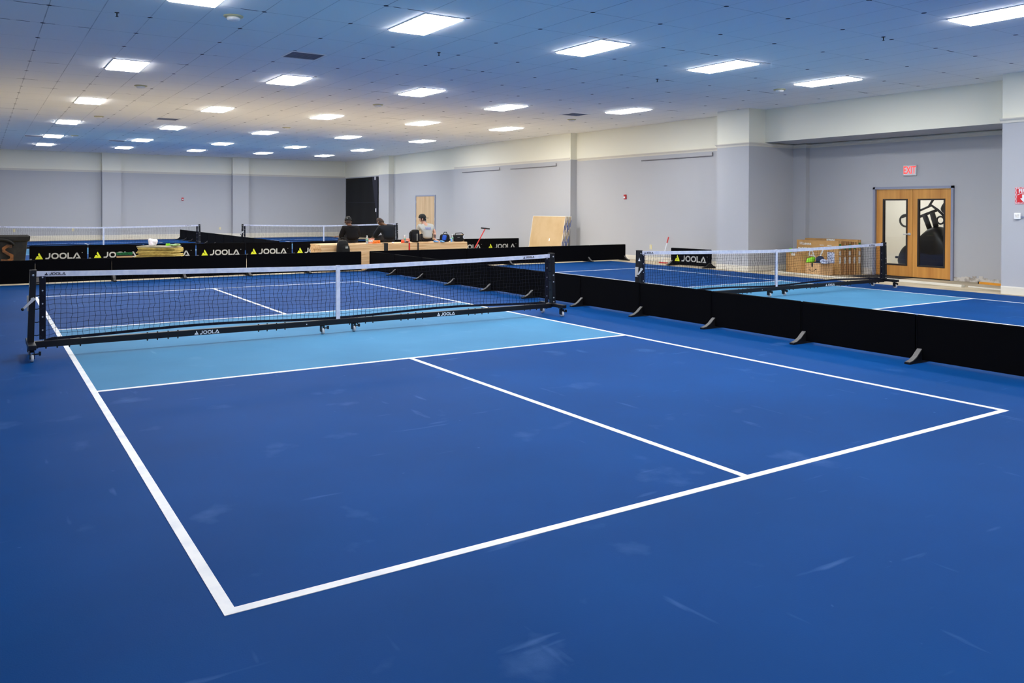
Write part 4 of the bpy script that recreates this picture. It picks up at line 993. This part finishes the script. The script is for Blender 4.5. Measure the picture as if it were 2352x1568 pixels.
# squeegee leaning at the right wall
t = thing('floor_scraper', 'red and white handled floor scraper leaning on the right wall', 'tool', (13.14, 7.82, 0)); a, b = Vector((-.02, .04, .03)), Vector((.32, .12, .76))
MB().tube([a, a.lerp(b, .78)], .013, 'white', 8).build('shaft', t); MB().tube([a.lerp(b, .76), b], .018, 'redpole', 8).build('grip', t); MB().box(-.06, .04, -.15, .13, 0, .03, 'redpole').build('scraper_head', t, bevel=.006)

# ------------------------------------------------------------------ cartons in the alcove
def tv(k, x, y0, y1, h, label):
    t = thing('flat_carton', label, 'carton', (x, (y0+y1)/2, 0), 0, 'flat upright cartons in the alcove'); w_ = .13; L = (y1-y0)/2
    b = MB().box(-w_/2, w_/2, -L, L, 0, h, 'card' if k in (0, 4) else 'cardd').build('carton_body', t, bevel=.006)
    MB().box(-.02, .02, -L-.002, -L+.01, .0, h+.001, 'cardl').build('packing_tape', b)
    for nm, z0, z1, mt in (('green_sticker', h-.2+.02*(k % 2), h-.07, 'green'), ('paper_label', .28, .44, 'paper'), ('paper_label', .48, .58, 'paper')):
        if nm == 'paper_label' and (k % 2) and z0 > .4: continue
        MB().box(-.045, .03, -L-.004, -L-.0015, z0, z1, mt).build(nm, b)
    return t, L, h
xs = [13.865, 14.002, 14.139, 14.276, 14.413]
for k, x in enumerate(xs):
    t, L, h = tv(k, x, 2.39-.04*k, 3.62+.04*k, [.83, .80, .82, .81, .86][k], ['front flat brown carton with white lettering, nearest the court', 'second flat brown carton behind the lettered front one', 'third flat brown carton, middle of the five in the alcove', 'fourth flat brown carton, one before the alcove wall', 'tallest rear flat brown carton against the alcove wall'][k])
    if k == 0:
        text('letters', 'Hisense', frame((-.067, L-.27, h-.09), (0, -1, 0), (0, 0, 1)), .11, 'paper', t, .001, bold=.002)
        text('letters', 'A7', frame((-.067, .05, .47), (0, -1, 0), (0, 0, 1)), .42, 'paper', t, .001, sx=1.1)
        MB().box(-.0675, -.0645, -.15, L-.05, h-.22, h-.19, 'paper').build('white_band', t); MB().box(-.0675, -.0645, -.5, -.3, .28, .55, 'glassb').build('picture_panel', t)
        for q in range(2): MB().box(-.0675, -.0645, -.42+q*.22, -.30+q*.22, h-.12, h-.105, 'paper').build('small_print', t)
    if k == 4: MB().box(-.0675, -.0645, -.12, .12, h-.06, h-.005, 'paper').build('shipping_label', t)
t = thing('smile_carton', 'small brown carton with black smile arrow in front of the flat cartons', 'carton', (13.305, 2.775, 0), math.atan2(.53, .15)-PI/2)
# front-left face looks toward the court
b = MB().box(0, .38, -.275, .275, 0, .29, 'cardl').build('carton_body', t, bevel=.005)
T = frame((-.0005, .0, .10), (0, -1, 0), (0, 0, 1)); mb = MB()
for P in stroke([(-.13+.026*k, .04*((k-4.6)/4.6)**2-.01) for k in range(11)], .012): mb.poly(P, T, .001, 'rubber')
mb.poly([(.10, .055), (.15, .06), (.14, .01), (.128, .035)], T, .001, 'rubber'); mb.build('smile_arrow', b)
MB().box(-.0012, .001, -.03, .03, .2, .292, 'rubber').build('tape_mark', b); MB().box(-.0012, .001, -.03, .03, .0, .025, 'rubber').build('tape_mark', b)
t = thing('tall_carton', 'tall plain brown carton left of the smile carton', 'carton', (13.52, 3.375, 0), math.atan2(.65, .26)-PI/2)
b = MB().box(-.11, .10, -.35, .35, 0, .50, 'card').build('carton_body', t, bevel=.005); MB().box(-.112, -.108, -.08, .10, .44, .502, 'paper').build('shipping_label', b); MB().box(-.112, .102, -.03, .03, .495, .503, 'cardl').build('packing_tape', b)
o = crumple('green_bag', 14, .10, .7, 'limeg', 21, 'bright green plastic bag on the left end of the smile carton', 'plastic bag', (13.43, 2.90, .293))
o = crumple('green_wrap', 10, .06, 1.1, 'limeg', 23, 'bright green wrap on the left end of the tall carton', 'plastic wrap', (13.55, 3.80, .50-.0)); o.location = (13.60, 3.64, .5)
t = thing('navy_hat', 'navy cloth hat on the smile carton', 'hat', (13.54, 2.72, .293)); MB().lathe([(.15, 0), (.155, .006), (.10, .03), (.10, .05), (.092, .12), (.05, .16), (.01, .165)], 'navycloth', 20).build('hat_body', t, True); MB().lathe([(.101, .032), (.101, .052)], 'bagblack', 20).build('hat_band', t, True)
o = crumple('bubble_wrap', 18, .11, .5, 'glassb', 31, 'white and blue printed wrap on the right of the smile carton', 'plastic wrap', (13.40, 2.49, .293))
# strips, mat and level on the alcove floor
def strip(name, a, b, wd, hh, label, two=False):
    a = Vector(a); b = Vector(b); d_ = b-a; t = thing(name, label, 'trim strip', ((a.x+b.x)/2, (a.y+b.y)/2, -.006), math.atan2(d_.y, d_.x), 'white strips on the alcove floor'); L = d_.length/2
    MB().box(-L, L, -wd/2, wd/2, 0, hh, 'trim').build('board', t, bevel=.006)
    MB().box(-L, L, -wd/2+.015, -wd/2+.03, hh, hh+.008, 'trim').build('raised_edge', t)
strip('trim_strip', (13.30, 3.95), (13.02, 1.25), .13, .03, 'long white strip in front of the cartons, beyond the net'); strip('trim_strip', (13.56, 1.15), (13.36, -.88), .12, .045, 'white strip on the floor before the double door'); strip('trim_strip', (13.50, -.92), (13.30, -1.9), .06, .02, 'thin white strip running to the right pillar')
t = thing('spirit_level', 'orange spirit level lying by the broken plaster', 'level', (14.40, -1.08, -.006), math.atan2(-.9, -.14)); MB().box(-.46, .46, -.02, .02, 0, .05, 'levelor').build('level_body', t, bevel=.004); MB().box(-.465, -.44, -.022, .022, 0, .052, 'rubber').build('end_cap', t); MB().box(.44, .465, -.022, .022, 0, .052, 'rubber').build('end_cap', t)
t = thing('door_mat', 'dark mat on the bare floor before the double door', 'mat', (14.2, 1.55, -.006)); MB().box(-.42, .42, -.55, .55, 0, .012, 'mat_').build('mat_pile', t, bevel=.004); MB().box(-.44, .44, -.57, .57, 0, .006, 'rubber').build('mat_edge', t)
